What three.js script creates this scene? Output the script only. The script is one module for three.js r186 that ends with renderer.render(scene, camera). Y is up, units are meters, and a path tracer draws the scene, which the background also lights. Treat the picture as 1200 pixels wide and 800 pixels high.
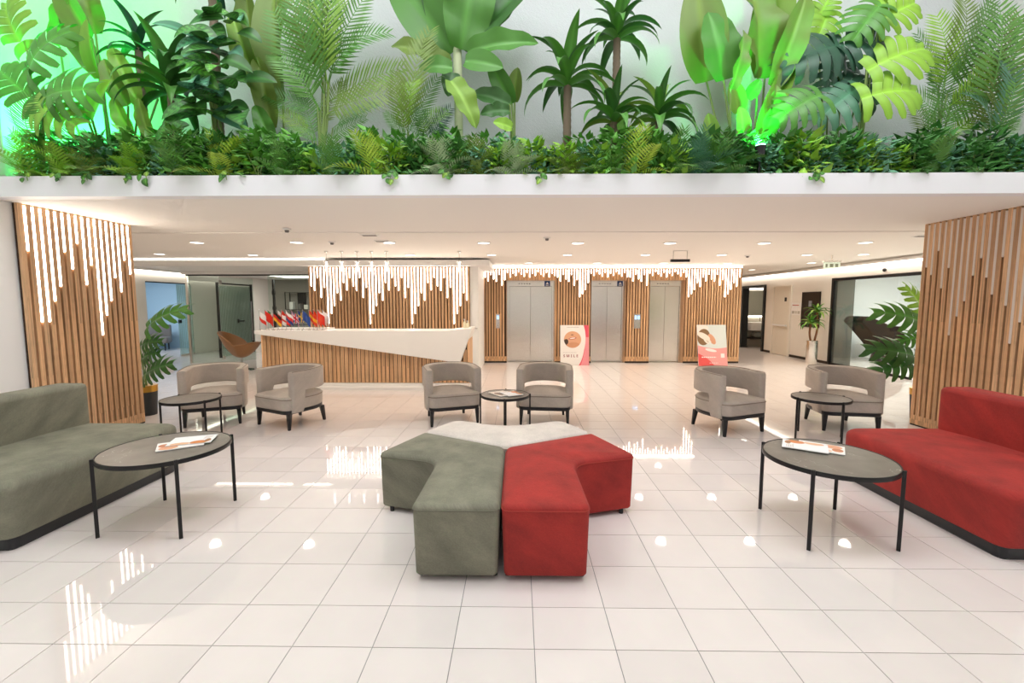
import * as THREE from 'three';
import { mergeGeometries } from 'three/addons/utils/BufferGeometryUtils.js';
import { RoundedBoxGeometry } from 'three/addons/geometries/RoundedBoxGeometry.js';
import { RectAreaLightUniformsLib } from 'three/addons/lights/RectAreaLightUniformsLib.js';

// ---------------------------------------------------------------- camera, exposure, large lights
const scene = new THREE.Scene();
scene.background = new THREE.Color(0.55, 0.6, 0.66);
const F = 515, EYE = 1.6, PITCH = Math.atan(45 / 515), YAW = Math.atan(7 / 515);
const camera = new THREE.PerspectiveCamera(2 * Math.atan(400 / F) * 180 / Math.PI, 1.5, 0.05, 100);
camera.position.set(0, EYE, 0);
camera.rotation.order = 'YXZ';
camera.rotation.set(-PITCH, YAW, 0);
const renderer = new THREE.WebGLRenderer({ antialias: true });
renderer.toneMapping = THREE.LinearToneMapping;
renderer.toneMappingExposure = 1.0;
renderer.shadowMap.enabled = true;
RectAreaLightUniformsLib.init();
const K = {
  atrium: [0.97, 0.985, 1.03], atriumI: 6.0,      // luminous panels in the tall atrium ceiling
  down: [1.0, 0.89, 0.75], downI: 4.1,              // recessed downlights
  led: [1.0, 0.9, 0.78], ledGlow: 9.0, ledI: 1.0, // strips between the slats
  cove: [1.0, 0.91, 0.8], coveGlow: 4.0, coveI: 7.0,
  room: 11.0, cool: [0.72, 0.86, 1.0], green: [0.02, 1.0, 0.13], greenI: 20,
};
function areaLight(name, color, intensity, w, h, pos, look) {
  const l = new THREE.RectAreaLight(new THREE.Color().setRGB(...color), intensity, w, h);
  l.name = name; l.position.set(...pos); scene.add(l); l.lookAt(...look); return l;
}

// ---------------------------------------------------------------- helpers
const R2 = Math.PI / 2, D = Math.PI / 180;
let seedState = 12345;
function seed(s) { seedState = s >>> 0; }
function rnd() { seedState = (seedState + 0x6D2B79F5) >>> 0; let t = seedState; t = Math.imul(t ^ (t >>> 15), t | 1); t ^= t + Math.imul(t ^ (t >>> 7), t | 61); return ((t ^ (t >>> 14)) >>> 0) / 4294967296; }
const rr = (a, b) => a + (b - a) * rnd();
const V = (x, y, z) => new THREE.Vector3(x, y, z);
function ray(px, py) { return V((px - 600) / F, -(py - 400) / F, -1).applyEuler(new THREE.Euler(-PITCH, YAW, 0, 'YXZ')); }
function onZ(px, py, z) { const d = ray(px, py); return d.multiplyScalar(z / d.z).add(V(0, EYE, 0)); }
function onY(px, py, y) { const d = ray(px, py); return d.multiplyScalar((y - EYE) / d.y).add(V(0, EYE, 0)); }
function onX(px, py, x) { const d = ray(px, py); return d.multiplyScalar(x / d.x).add(V(0, EYE, 0)); }

const taken = new Map();
function numbered(n) { const k = taken.get(n) ?? 0; taken.set(n, k + 1); return k ? n + '_' + String(k).padStart(3, '0') : n; }
function shadows(o) { o.castShadow = true; o.receiveShadow = true; return o; }
function tag(o, label, category, group) { o.userData.label = label; o.userData.category = category; if (group) o.userData.group = group; return o; }
function thing(name, label, category, pos = [0, 0, 0], turn = 0, group) {
  const g = new THREE.Group(); g.name = numbered(name); g.position.set(...pos); g.rotation.y = turn;
  scene.add(g); return tag(g, label, category, group);
}
function structure(name, pos = [0, 0, 0]) { const g = new THREE.Group(); g.name = numbered(name); g.position.set(...pos); g.userData.kind = 'structure'; scene.add(g); return g; }
function part(parent, name, geo, mat, pos, rot) {
  const m = shadows(new THREE.Mesh(geo, mat)); m.name = name;
  if (pos) m.position.set(...pos); if (rot) m.rotation.set(...rot);
  parent.add(m); return m;
}
function solid(name, geo, mat, pos, label, category, group) {
  const m = shadows(new THREE.Mesh(geo, mat)); m.name = numbered(name); if (pos) m.position.set(...pos); scene.add(m);
  if (label) tag(m, label, category, group); else m.userData.kind = 'structure';
  return m;
}
function copyOf(o, pos, turn, label) {
  const c = o.clone(); c.name = numbered(o.name.replace(/_\d{3}$/, '')); c.position.set(...pos); if (turn !== undefined) c.rotation.y = turn;
  c.userData = { ...o.userData }; if (label) c.userData.label = label; scene.add(c); return c;
}
const geoCache = new Map();
function cached(key, f) { if (!geoCache.has(key)) geoCache.set(key, f()); return geoCache.get(key); }
// linear projection of uv in metres: no face of a box-like thing is stretched much
function metreUV(g, s = 1) {
  const p = g.attributes.position, uv = new Float32Array(p.count * 2);
  for (let i = 0; i < p.count; i++) { const x = p.getX(i), y = p.getY(i), z = p.getZ(i); uv[2 * i] = (x * 0.8 + y * 0.6) * s; uv[2 * i + 1] = (z * 0.8 + y * 0.8) * s; }
  g.setAttribute('uv', new THREE.BufferAttribute(uv, 2)); return g;
}
function grainUV(g) {   // grain runs along y
  const p = g.attributes.position, uv = new Float32Array(p.count * 2);
  for (let i = 0; i < p.count; i++) { uv[2 * i] = p.getX(i) + p.getZ(i) * 0.9; uv[2 * i + 1] = p.getY(i) * 0.35; }
  g.setAttribute('uv', new THREE.BufferAttribute(uv, 2)); return g;
}
const box = (w, h, d) => metreUV(new THREE.BoxGeometry(w, h, d));
const rbox = (w, h, d, r = 0.008, s = 2) => metreUV(new RoundedBoxGeometry(w, h, d, s, Math.min(r, w / 2.01, h / 2.01, d / 2.01)));
const woodBox = (w, h, d) => grainUV(new THREE.BoxGeometry(w, h, d));
const cyl = (r0, r1, h, n = 20) => new THREE.CylinderGeometry(r0, r1, h, n);
const moved = (g, x, y, z) => g.translate(x, y, z);
function boxTo(x0, x1, y0, y1, z0, z1) { return moved(box(Math.abs(x1 - x0), Math.abs(y1 - y0), Math.abs(z1 - z0)), (x0 + x1) / 2, (y0 + y1) / 2, (z0 + z1) / 2); }
function tube(points, r, n = 16, rad = 6) { return new THREE.TubeGeometry(new THREE.CatmullRomCurve3(points), n, r, rad, false); }
function merged(list) { return mergeGeometries(list.map((g) => { const q = g.index ? g.toNonIndexed() : g; for (const k of Object.keys(q.attributes)) if (!['position', 'normal', 'uv', 'color'].includes(k)) q.deleteAttribute(k); return q; })); }
function rounded(poly, r, n = 5) {   // [x, z] polygon with its corners rounded, resampled
  const out = [], L = poly.length;
  for (let i = 0; i < L; i++) {
    const p = poly[i], a = poly[(i + L - 1) % L], b = poly[(i + 1) % L], rad = p[2] ?? r;
    const da = [a[0] - p[0], a[1] - p[1]], db = [b[0] - p[0], b[1] - p[1]], la = Math.hypot(...da), lb = Math.hypot(...db), k = Math.min(rad, la * 0.45, lb * 0.45);
    const s = [p[0] + da[0] / la * k, p[1] + da[1] / la * k], e = [p[0] + db[0] / lb * k, p[1] + db[1] / lb * k];
    for (let j = 0; j <= n; j++) { const t = j / n, u = 1 - t; out.push([u * u * s[0] + 2 * u * t * p[0] + t * t * e[0], u * u * s[1] + 2 * u * t * p[1] + t * t * e[1]]); }
    const steps = Math.floor((lb - k - Math.min(b[2] ?? r, lb * 0.45)) / 0.07);
    const e2 = [b[0] - db[0] / lb * Math.min(b[2] ?? r, lb * 0.45), b[1] - db[1] / lb * Math.min(b[2] ?? r, lb * 0.45)];
    for (let j = 1; j < steps; j++) out.push([e[0] + (e2[0] - e[0]) * j / steps, e[1] + (e2[1] - e[1]) * j / steps]);
  }
  return out;
}
function inset(poly, d) {
  const L = poly.length; let area = 0;
  for (let i = 0; i < L; i++) { const a = poly[i], b = poly[(i + 1) % L]; area += a[0] * b[1] - b[0] * a[1]; }
  const s = Math.sign(area);
  return poly.map((p, i) => {
    const a = poly[(i + L - 1) % L], b = poly[(i + 1) % L], tx = b[0] - a[0], tz = b[1] - a[1], l = Math.hypot(tx, tz) || 1;
    return [p[0] - s * tz / l * d, p[1] + s * tx / l * d];
  });
}
// upholstered block: rounded top edge and a slightly crowned top, from a plan outline
function softBlock(outline, y0, y1, { r = 0.03, crown = 0.012, taper = 0, uvScale = 1, kernel = null } = {}) {
  const n = outline.length, pos = [], idx = [];
  const kx = kernel ? kernel[0] : outline.reduce((s, p) => s + p[0], 0) / n, kz = kernel ? kernel[1] : outline.reduce((s, p) => s + p[1], 0) / n;
  const rings = [[y0, taper + Math.min(0.01, r)], [y0 + 0.012, taper], [(y0 + y1) / 2, taper * 0.45], [y1 - r, 0]];
  for (let k = 1; k <= 5; k++) rings.push([y1 - r + r * Math.sin(k / 5 * R2), r * (1 - Math.cos(k / 5 * R2))]);
  rings.forEach(([y, d]) => inset(outline, d).forEach(([x, z]) => pos.push(x, y, z)));
  const last = inset(outline, r), F_ = [0.1, 0.22, 0.4, 0.6, 0.8];
  for (const f of F_) last.forEach(([x, z]) => pos.push(x + (kx - x) * f, y1 + crown * Math.sin(Math.min(1, f * 1.6) * R2), z + (kz - z) * f));
  let area = 0; for (let i = 0; i < n; i++) { const a = outline[i], b = outline[(i + 1) % n]; area += a[0] * b[1] - b[0] * a[1]; }
  const flip = area > 0, tri = (a, b, c) => flip ? idx.push(a, c, b) : idx.push(a, b, c), R = rings.length + F_.length;
  for (let k = 0; k < R - 1; k++) for (let i = 0; i < n; i++) { const j = (i + 1) % n, a = k * n + i, b = k * n + j, c = a + n, d = b + n; tri(a, b, c); tri(b, d, c); }
  pos.push(kx, y1 + crown, kz); const top = pos.length / 3 - 1;
  for (let i = 0; i < n; i++) tri((R - 1) * n + i, (R - 1) * n + (i + 1) % n, top);
  const pts = outline.map(([x, z]) => new THREE.Vector2(x, z));
  for (const f of THREE.ShapeUtils.triangulateShape(pts, [])) {
    const cr = (pts[f[1]].x - pts[f[0]].x) * (pts[f[2]].y - pts[f[0]].y) - (pts[f[1]].y - pts[f[0]].y) * (pts[f[2]].x - pts[f[0]].x);
    if (cr > 0) idx.push(f[0], f[1], f[2]); else idx.push(f[0], f[2], f[1]);
  }
  const g = new THREE.BufferGeometry(); g.setAttribute('position', new THREE.Float32BufferAttribute(pos, 3)); g.setIndex(idx); g.computeVertexNormals();
  return metreUV(g, uvScale);
}
function pipingLoop(outline, y, r = 0.005) {
  const c = new THREE.CatmullRomCurve3(outline.map(([x, z]) => V(x, y, z)), true);
  return metreUV(new THREE.TubeGeometry(c, outline.length * 2, r, 5, true));
}
// closed section rings swept along a path and capped
function sweep(rings) {
  const n = rings[0].length, pos = [], idx = [];
  rings.forEach((r) => r.forEach((p) => pos.push(p.x, p.y, p.z)));
  for (let k = 0; k < rings.length - 1; k++) for (let i = 0; i < n; i++) { const j = (i + 1) % n, a = k * n + i, b = k * n + j; idx.push(a, b, a + n, b, b + n, a + n); }
  for (const [k, f] of [[0, 1], [rings.length - 1, 0]]) {
    const c = pos.length / 3, m = rings[k].reduce((s, p) => s.add(p), V(0, 0, 0)).divideScalar(n); pos.push(m.x, m.y, m.z);
    for (let i = 0; i < n; i++) { const j = (i + 1) % n; f ? idx.push(c, k * n + j, k * n + i) : idx.push(c, k * n + i, k * n + j); }
  }
  const g = new THREE.BufferGeometry(); g.setAttribute('position', new THREE.Float32BufferAttribute(pos, 3)); g.setIndex(idx); g.computeVertexNormals();
  return metreUV(g);
}

// ---------------------------------------------------------------- procedural textures and materials
function lattice(n, s) { seed(s); return Float32Array.from({ length: n * n }, rnd); }
function valueNoise(lat, n, x, y) {
  const xi = Math.floor(x), yi = Math.floor(y), fx = x - xi, fy = y - yi, u = fx * fx * (3 - 2 * fx), v = fy * fy * (3 - 2 * fy), w = (a) => ((a % n) + n) % n;
  const a = lat[w(yi) * n + w(xi)], b = lat[w(yi) * n + w(xi + 1)], c = lat[w(yi + 1) * n + w(xi)], d = lat[w(yi + 1) * n + w(xi + 1)];
  return a + (b - a) * u + (c - a) * v + (a - b - c + d) * u * v;
}
function texture(size, f, { srgb = false, rx = 1, ry = 1, w = size, h = size } = {}) {
  const data = new Uint8Array(w * h * 4);
  for (let y = 0; y < h; y++) for (let x = 0; x < w; x++) {
    let c = f(x / w, y / h); if (typeof c === 'number') c = [c, c, c];
    const i = (y * w + x) * 4; for (let k = 0; k < 3; k++) data[i + k] = Math.max(0, Math.min(255, c[k] * 255)); data[i + 3] = 255;
  }
  const t = new THREE.DataTexture(data, w, h); t.wrapS = t.wrapT = THREE.RepeatWrapping; t.magFilter = THREE.LinearFilter; t.minFilter = THREE.LinearMipmapLinearFilter; t.generateMipmaps = true;
  t.repeat.set(rx, ry); if (srgb) t.colorSpace = THREE.SRGBColorSpace; t.needsUpdate = true; return t;
}
const L8 = lattice(8, 1), L16 = lattice(16, 2), L32 = lattice(32, 3), L64 = lattice(64, 4), L128 = lattice(128, 5), L256 = lattice(256, 6);
const fbm = (x, y) => 0.5 * valueNoise(L8, 8, x * 8, y * 8) + 0.27 * valueNoise(L16, 16, x * 16, y * 16) + 0.15 * valueNoise(L32, 32, x * 32, y * 32) + 0.08 * valueNoise(L64, 64, x * 64, y * 64);
const std = (color, roughness = 0.6, extra = {}) => new THREE.MeshStandardMaterial({ color, roughness, ...extra });
const phys = (color, roughness, extra) => new THREE.MeshPhysicalMaterial({ color, roughness, ...extra });
// oak: fine streaks along v, a slower drift of tone
const oakTex = texture(512, (x, y) => {
  const streak = valueNoise(L128, 128, x * 128, y * 8 + valueNoise(L16, 16, x * 16, y * 16)), wide = valueNoise(L32, 32, x * 32, y * 4), pore = valueNoise(L256, 256, x * 256, y * 32);
  const v = 0.88 + 0.2 * (streak - 0.5) + 0.22 * (wide - 0.5) - (pore > 0.8 ? 0.1 : 0);
  return [v * 0.99, v * 0.80, v * 0.61];
}, { srgb: true, rx: 2.2, ry: 1 });
const oak = [0, 1, 2, 3].map((k) => {
  const t = oakTex.clone(); t.offset.set(k * 0.27, k * 0.19); t.needsUpdate = true;
  return std(new THREE.Color().setRGB(...[[0.93, 0.89, 0.85], [1, 0.99, 0.98], [0.76, 0.71, 0.66], [0.86, 0.81, 0.76]][k]), 0.5, { map: t });
});
const clothTex = texture(512, (x, y) => 0.88 + 0.28 * (fbm(x, y) - 0.5) + 0.08 * (valueNoise(L256, 256, x * 256, y * 256) - 0.5), { srgb: true, rx: 1.1, ry: 1.1 });
const softTex = texture(512, (x, y) => 0.89 + 0.12 * (fbm(x, y) - 0.5) + 0.06 * (valueNoise(L256, 256, x * 256, y * 256) - 0.5), { srgb: true, rx: 1.1, ry: 1.1 });
const clothBump = texture(256, (x, y) => valueNoise(L128, 128, x * 128, y * 128) * 0.6 + 0.4 * valueNoise(L32, 32, x * 32, y * 32), { rx: 3, ry: 3 });
const velvet = (r, g, b, sheen = 0.25, map = clothTex) => phys(new THREE.Color().setRGB(r, g, b), 0.82, { map, bumpMap: clothBump, bumpScale: 0.0015, sheen, sheenRoughness: 0.5, sheenColor: new THREE.Color(0.9, 0.9, 0.85) });
const M = {
  green: velvet(0.265, 0.255, 0.185, 0.2), red: velvet(0.46, 0.032, 0.024, 0.1), beige: velvet(0.88, 0.79, 0.71, 0.2, softTex), taupe: velvet(0.66, 0.575, 0.50, 0.25, softTex),
  greenPipe: std('#6d6c5c', 0.8), redPipe: std('#a33228', 0.8), beigePipe: std('#cfc0ac', 0.8), taupePipe: std('#8a7d70', 0.8),
  black: std('#17161a', 0.45), blackMetal: std('#1b1a1b', 0.4, { metalness: 0.3 }), blackWood: std('#15171b', 0.35),
  white: std('#f1efec', 0.55), ceiling: std('#f6f2ec', 0.75), wall: std('#eeeae2', 0.7), fascia: std('#f3f3f6', 0.5), cornice: std('#f9f6f2', 0.3),
  groove: std('#3a2415', 0.8), darkPlinth: std('#2d2118', 0.6), grout: std('#8f8b8a', 0.9),
  steel: std('#e2ded8', 0.3, { metalness: 1, }), chrome: std('#d8d8d8', 0.12, { metalness: 1 }), gold: std('#c99a45', 0.3, { metalness: 0.9 }),
  soil: std('#4a3a2a', 0.95), pot: std('#2c2f31', 0.55), tan: phys('#93683f', 0.5, { clearcoat: 0.1 }), grey: std('#75706d', 0.85),
  paper: std('#f5f3f1', 0.5), wallGrey: std('#a29c94', 0.8), wallBlue: std('#a9c4d6', 0.8), ledOff: std('#d9cfc6', 0.35), clear: phys('#ffffff', 0.03, { transmission: 1, thickness: 0 }),
  stone: null,
};
M.led = std('#ffffff', 0.4, { emissive: new THREE.Color().setRGB(...K.led), emissiveIntensity: K.ledGlow });
M.coveGlow = std('#ffffff', 0.4, { emissive: new THREE.Color().setRGB(...K.cove), emissiveIntensity: K.coveGlow });
M.downGlow = std('#ffffff', 0.4, { emissive: new THREE.Color().setRGB(1, 0.95, 0.86), emissiveIntensity: 5 });
M.panelGlow = std('#ffffff', 0.4, { emissive: new THREE.Color().setRGB(...K.atrium), emissiveIntensity: 6 });
M.panelGlow.emissiveIntensity = 1.8;
M.panelDim = std('#ffffff', 0.4, { emissive: new THREE.Color().setRGB(...K.atrium), emissiveIntensity: 0.5 });
M.steel.roughnessMap = texture(256, (x, y) => 0.8 + 0.16 * (valueNoise(L256, 256, x * 8, y * 256) - 0.5), { rx: 1, ry: 1 });
M.glass = phys('#f4faf7', 0.02, { transmission: 1, thickness: 0, ior: 1.35 });
M.glassGreen = phys('#e3ece7', 0.12, { transmission: 0.95, thickness: 0, ior: 1.5 });
const stoneTex = texture(512, (x, y) => {
  const base = 0.45 + 0.12 * (fbm(x, y) - 0.5), w = fbm((x + 0.13) % 1, (y + 0.37) % 1), vein = Math.abs(((x * 2.3 + y * 1.1 + w * 1.6) % 1) - 0.5) < 0.006 && fbm(y, x) > 0.5 ? 0.32 : 0;
  return [base + 0.03 + vein, base + vein, base - 0.035 + vein];
}, { srgb: true, rx: 1.2, ry: 1.2 });
M.stone = std('#ffffff', 0.35, { map: stoneTex });
const tileTex = texture(256, (x, y) => { const v = 0.955 + 0.03 * (fbm(x, y) - 0.5); return [v, v * 0.982, v * 0.972]; }, { srgb: true, rx: 0.7, ry: 0.7 });
const tileMats = ['#f4eeec', '#f7f1ef', '#f1ebe9'].map((c) => phys(c, 0.03, { map: tileTex, ior: 1.7 }));
const canvasTex = (w, h, draw) => { const c = document.createElement('canvas'); c.width = w; c.height = h; draw(c.getContext('2d'), w, h); const t = new THREE.CanvasTexture(c); t.colorSpace = THREE.SRGBColorSpace; return t; };

// ---------------------------------------------------------------- the shell
const SOFFIT = 2.6, CEIL = 2.588, EDGE = -4.18, WL = -5.06, WR = 5.26, UPPER = -5.4, TOP = 6.4, BACK = 6.0;
const FARL = -10.2, FARR = 8.15, ELEV = -11.75, REC = -10.0, CAN = -9.75, CANB = 2.42, END = -17;
{
  const floor = structure('floor');
  part(floor, 'screed', boxTo(-14, 12, -0.2, -0.003, END - 0.3, BACK + 0.3), M.grout);
  const P = 0.378, G = 0.004, rows = [];
  let z = -2.192; for (let k = 0; z > END; k++) { rows.push([z, z - 0.368]); z -= 0.368; }
  rows.push([-1.91, -2.192]); z = -1.91; while (z < BACK) { rows.push([z + 0.372, z]); z += 0.372; }
  rows.sort((a, b) => Math.abs(a[0] + 2.5) - Math.abs(b[0] + 2.5));
  const far = []; let count = 0; seed(77);
  const shapes = new Map();
  for (const [za, zb] of rows) {
    const d = za - zb - G, zc = (za + zb) / 2;
    const geo = cached('tile' + d.toFixed(3), () => moved(box(P - G, 0.02, d), 0, -0.01, 0));
    for (let i = -37; i < 32; i++) {
      const xc = 0.078 + P * (i + 0.5); if (xc < -13.9 || xc > 11.9) continue;
      const seen = zc < -1.25 && zc > -5.2 && Math.abs(xc + 0.01) < 1.19 * -zb + 0.15 && !(Math.abs(xc) > 3.5 && zc > -3.7) && Math.abs(xc) < 5.05;
      if (seen && count < 300) { const t = part(floor, 'tile', geo, tileMats[Math.floor(rnd() * 3)], [xc, 0, zc]); count++; }
      else far.push(geo.clone().translate(xc, 0, zc));
    }
  }
  const rest = part(floor, 'distant_tiles', merged(far), tileMats[1]); rest.userData.kind = 'stuff';
}
// tall atrium
solid('wall_left', boxTo(WL - 0.25, WL, 0, TOP, -4.4, BACK), M.white);
solid('wall_right', boxTo(WR, WR + 0.25, 0, TOP, -4.4, BACK), M.white);
solid('wall_upper', boxTo(-6.5, 6.7, SOFFIT + 0.14, TOP, UPPER - 0.3, UPPER), std('#e9ebee', 0.75, { bumpMap: clothBump, bumpScale: 0.004 }));
solid('wall_left_return', boxTo(-6.5, WL - 0.25, SOFFIT + 0.14, TOP, UPPER, UPPER + 1.0), M.white);
solid('wall_right_return', boxTo(WR + 0.25, 6.7, SOFFIT + 0.14, TOP, UPPER, UPPER + 1.0), M.white);
solid('ceiling', boxTo(-6.5, 6.7, TOP, TOP + 0.2, UPPER - 0.3, BACK + 0.3), M.white);
solid('wall_front', boxTo(-6.5, 6.7, -0.003, TOP, BACK, BACK + 0.25), M.white);
{ // luminous panels in the atrium ceiling
  for (const [x, z] of [[-2.9, -2.7], [0.1, -2.7], [3.1, -2.7], [-2.9, 0.6], [0.1, 0.6], [3.1, 0.6], [-2.9, 3.5], [0.1, 3.5], [3.1, 3.5]]) {
    const t = thing('ceiling_panel_light', 'large square luminous panel set in the high atrium ceiling', 'light', [x, TOP, z], 0, 'luminous panels of the atrium ceiling');
    part(t, 'frame', merged([boxTo(-1.0, 1.0, -0.05, 0, -1.0, -0.95), boxTo(-1.0, 1.0, -0.05, 0, 0.95, 1.0), boxTo(-1.0, -0.95, -0.05, 0, -0.95, 0.95), boxTo(0.95, 1.0, -0.05, 0, -0.95, 0.95)]), M.white);
    part(t, 'diffuser', boxTo(-0.95, 0.95, -0.03, 0, -0.95, 0.95), z < -1 ? M.panelGlow : M.panelDim);
    areaLight('panel_light', K.atrium, K.atriumI * (z < -1 ? 1 : z < 2 ? 0.34 : 0.12), 1.9, 1.9, [x, TOP - 0.06, z], [x, 0, z]);
  }
}
// mezzanine slab with its white fascia, the soffit behind it and the lower lobby ceiling
solid('trim_1', boxTo(WL, WR, SOFFIT, 2.786, EDGE - 0.12, EDGE), M.fascia);
solid('ceiling_soffit', boxTo(-14, 12, SOFFIT, SOFFIT + 0.14, -6.3, EDGE - 0.12), M.ceiling);
solid('ceiling_lobby', boxTo(-14, 12, CEIL, CEIL + 0.15, END, -6.3), M.ceiling);
solid('ceiling_slab', boxTo(-14, 12, CEIL + 0.2, CEIL + 0.3, END - 0.3, UPPER - 0.3), M.ceiling);
tag(solid('planter_soil', metreUV((() => { const g = new THREE.PlaneGeometry(WR - WL, UPPER * -1 + EDGE - 0.12, 120, 14).rotateX(-R2); const p = g.attributes.position; seed(5); for (let i = 0; i < p.count; i++) p.setY(i, rr(-0.01, 0.012)); g.computeVertexNormals(); return g; })()), M.soil, [(WL + WR) / 2, SOFFIT + 0.155, (EDGE - 0.12 + UPPER) / 2]), 'dark soil bed filling the raised planter above the lobby', 'soil').userData.kind = 'stuff';
// lobby outline
solid('wall_far', boxTo(-14, 12, -0.003, CEIL + 0.1, END - 0.2, END), M.wallGrey);
solid('wall_lobby_left', merged([boxTo(FARL - 0.15, FARL, -0.003, CEIL, -11.98, -4.6), boxTo(FARL - 0.15, FARL, -0.003, CEIL, END, -13.61), boxTo(FARL - 0.15, FARL, 2.2, CEIL, -13.61, -11.98)]), M.wall);
solid('wall_lobby_right', merged([boxTo(FARR, FARR + 0.15, -0.003, CEIL, -14.62, -11.62), boxTo(FARR, FARR + 0.15, -0.003, CEIL, END, -16.1), boxTo(FARR, FARR + 0.15, 2.2, CEIL, -16.1, -14.62), boxTo(FARR, FARR + 0.15, 2.24, CEIL, -11.62, -6.0), boxTo(FARR, FARR + 0.15, -0.003, CEIL, -6.0, -4.6)]), M.wall);
solid('wall_side_left', merged([boxTo(-14, FARL, -0.003, SOFFIT, -4.6, -4.4), boxTo(FARL, WL - 0.25, -0.003, SOFFIT, -4.6, -4.4)]), M.wall);
solid('wall_side_right', boxTo(WR + 0.25, 12, -0.003, SOFFIT, -4.6, -4.4), M.wall);
solid('wall_outer_left', boxTo(-14.2, -14, -0.003, CEIL + 0.1, END, -4.4), M.wallBlue);
solid('wall_outer_right', boxTo(12, 12.2, -0.003, CEIL + 0.1, END, -4.4), std('#e6e8e9', 0.7));
solid('wall_blue_room', merged([boxTo(-14, FARL - 0.15, -0.003, CEIL, -15.7, -15.5), boxTo(-14, FARL - 0.15, -0.003, CEIL, -10.7, -10.5)]), M.wallBlue);
solid('wall_right_room', boxTo(FARR + 0.15, 12, -0.003, CEIL, -13.2, -13.0), std('#e6e8e9', 0.7));
solid('baseboard_right', merged([boxTo(FARR - 0.012, FARR, 0, 0.07, -13.26, -11.62), boxTo(FARR - 0.012, FARR, 0, 0.07, -14.62, -14.18)]), M.darkPlinth);
solid('baseboard_left', boxTo(FARL, FARL + 0.012, 0, 0.07, -11.98, -5), M.darkPlinth);
// cove strips along the two long walls
for (const [x, s, w] of [[FARL + 0.02, 1, 'left'], [FARR - 0.02, -1, 'right']]) {
  const t = thing('cove_light', 'continuous glowing cove strip along the top of the ' + (w === 'left' ? 'wall by the blue room' : 'wall above the glass partition'), 'light', [x + s * 0.05, 2.44, -10.5]);
  part(t, 'diffuser', boxTo(-0.03, 0.03, 0, 0.05, -6.3, 4.1), M.coveGlow);
  part(t, 'profile', boxTo(-0.05, 0.05, 0.05, 0.1, -6.3, 4.1), M.white);
  areaLight('cove', K.cove, K.coveI * 0.28, 0.06, 10.4, [x + s * 0.05, 2.435, -11.6], [x + s * 0.05, 0, -11.6]);
}
{ // the cove in front of the elevator wall
  const t = thing('cove_light', 'glowing cove strip along the top of the elevator wall', 'light', [2.4, 2.545, ELEV - 0.02]);
  part(t, 'diffuser', boxTo(-3.4, 3.5, -0.02, 0.03, -0.02, 0.02), M.coveGlow);
  part(t, 'profile', boxTo(-3.4, 3.5, -0.04, -0.02, -0.03, 0.03), M.white);
  areaLight('cove', K.cove, K.coveI * 1.1, 6.9, 0.03, [2.45, 2.55, ELEV + 0.006], [2.45, 2.35, ELEV + 1]);
}
// lowered white canopy above the reception
{
  const c = structure('ceiling_canopy');
  part(c, 'slab', boxTo(-8.75, -0.63, CANB, CANB + 0.125, -15.6, CAN), M.white);
  solid('wall_bulkhead', boxTo(-8.75, -4.8, 2.345, CANB - 0.002, -11.6, -11.4), M.white);
  const t = thing('cove_light', 'glowing cove strip on top of the reception canopy', 'light', [-6.3, CANB + 0.128, CAN + 0.02 - 0.1]);
  part(t, 'diffuser', boxTo(-2.3, 2.0, 0, 0.02, -0.03, 0.03), M.coveGlow);
  part(t, 'profile', boxTo(-2.3, 2.0, -0.003, 0, -0.04, 0.04), M.white);
  areaLight('cove', K.cove, K.coveI, 4.2, 0.05, [-6.45, CANB + 0.151, CAN - 0.08], [-6.45, 5, CAN + 0.6]);
}

// ---------------------------------------------------------------- slatted oak panels with light strips
const PITCH_S = 0.0735, SLAT = 0.048;
const DROP = [1.21, 1.44, 1.62, 1.91, 1.74, 2.14, 1.97, 2.25, 2.06, 1.96, 2.25, 1.80, 2.03];   // lower ends of the strips, repeating
function ledGeo(len, w) {
  return cached('led' + len.toFixed(3) + w, () => {
    const s = new THREE.Shape(); s.moveTo(-w / 2, 0); s.lineTo(w / 2, 0); s.lineTo(w / 2, -len + w / 2); s.absarc(0, -len + w / 2, w / 2, 0, -Math.PI, true); s.lineTo(-w / 2, 0);
    return new THREE.ExtrudeGeometry(s, { depth: 0.014, bevelEnabled: false, curveSegments: 4 });
  });
}
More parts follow.
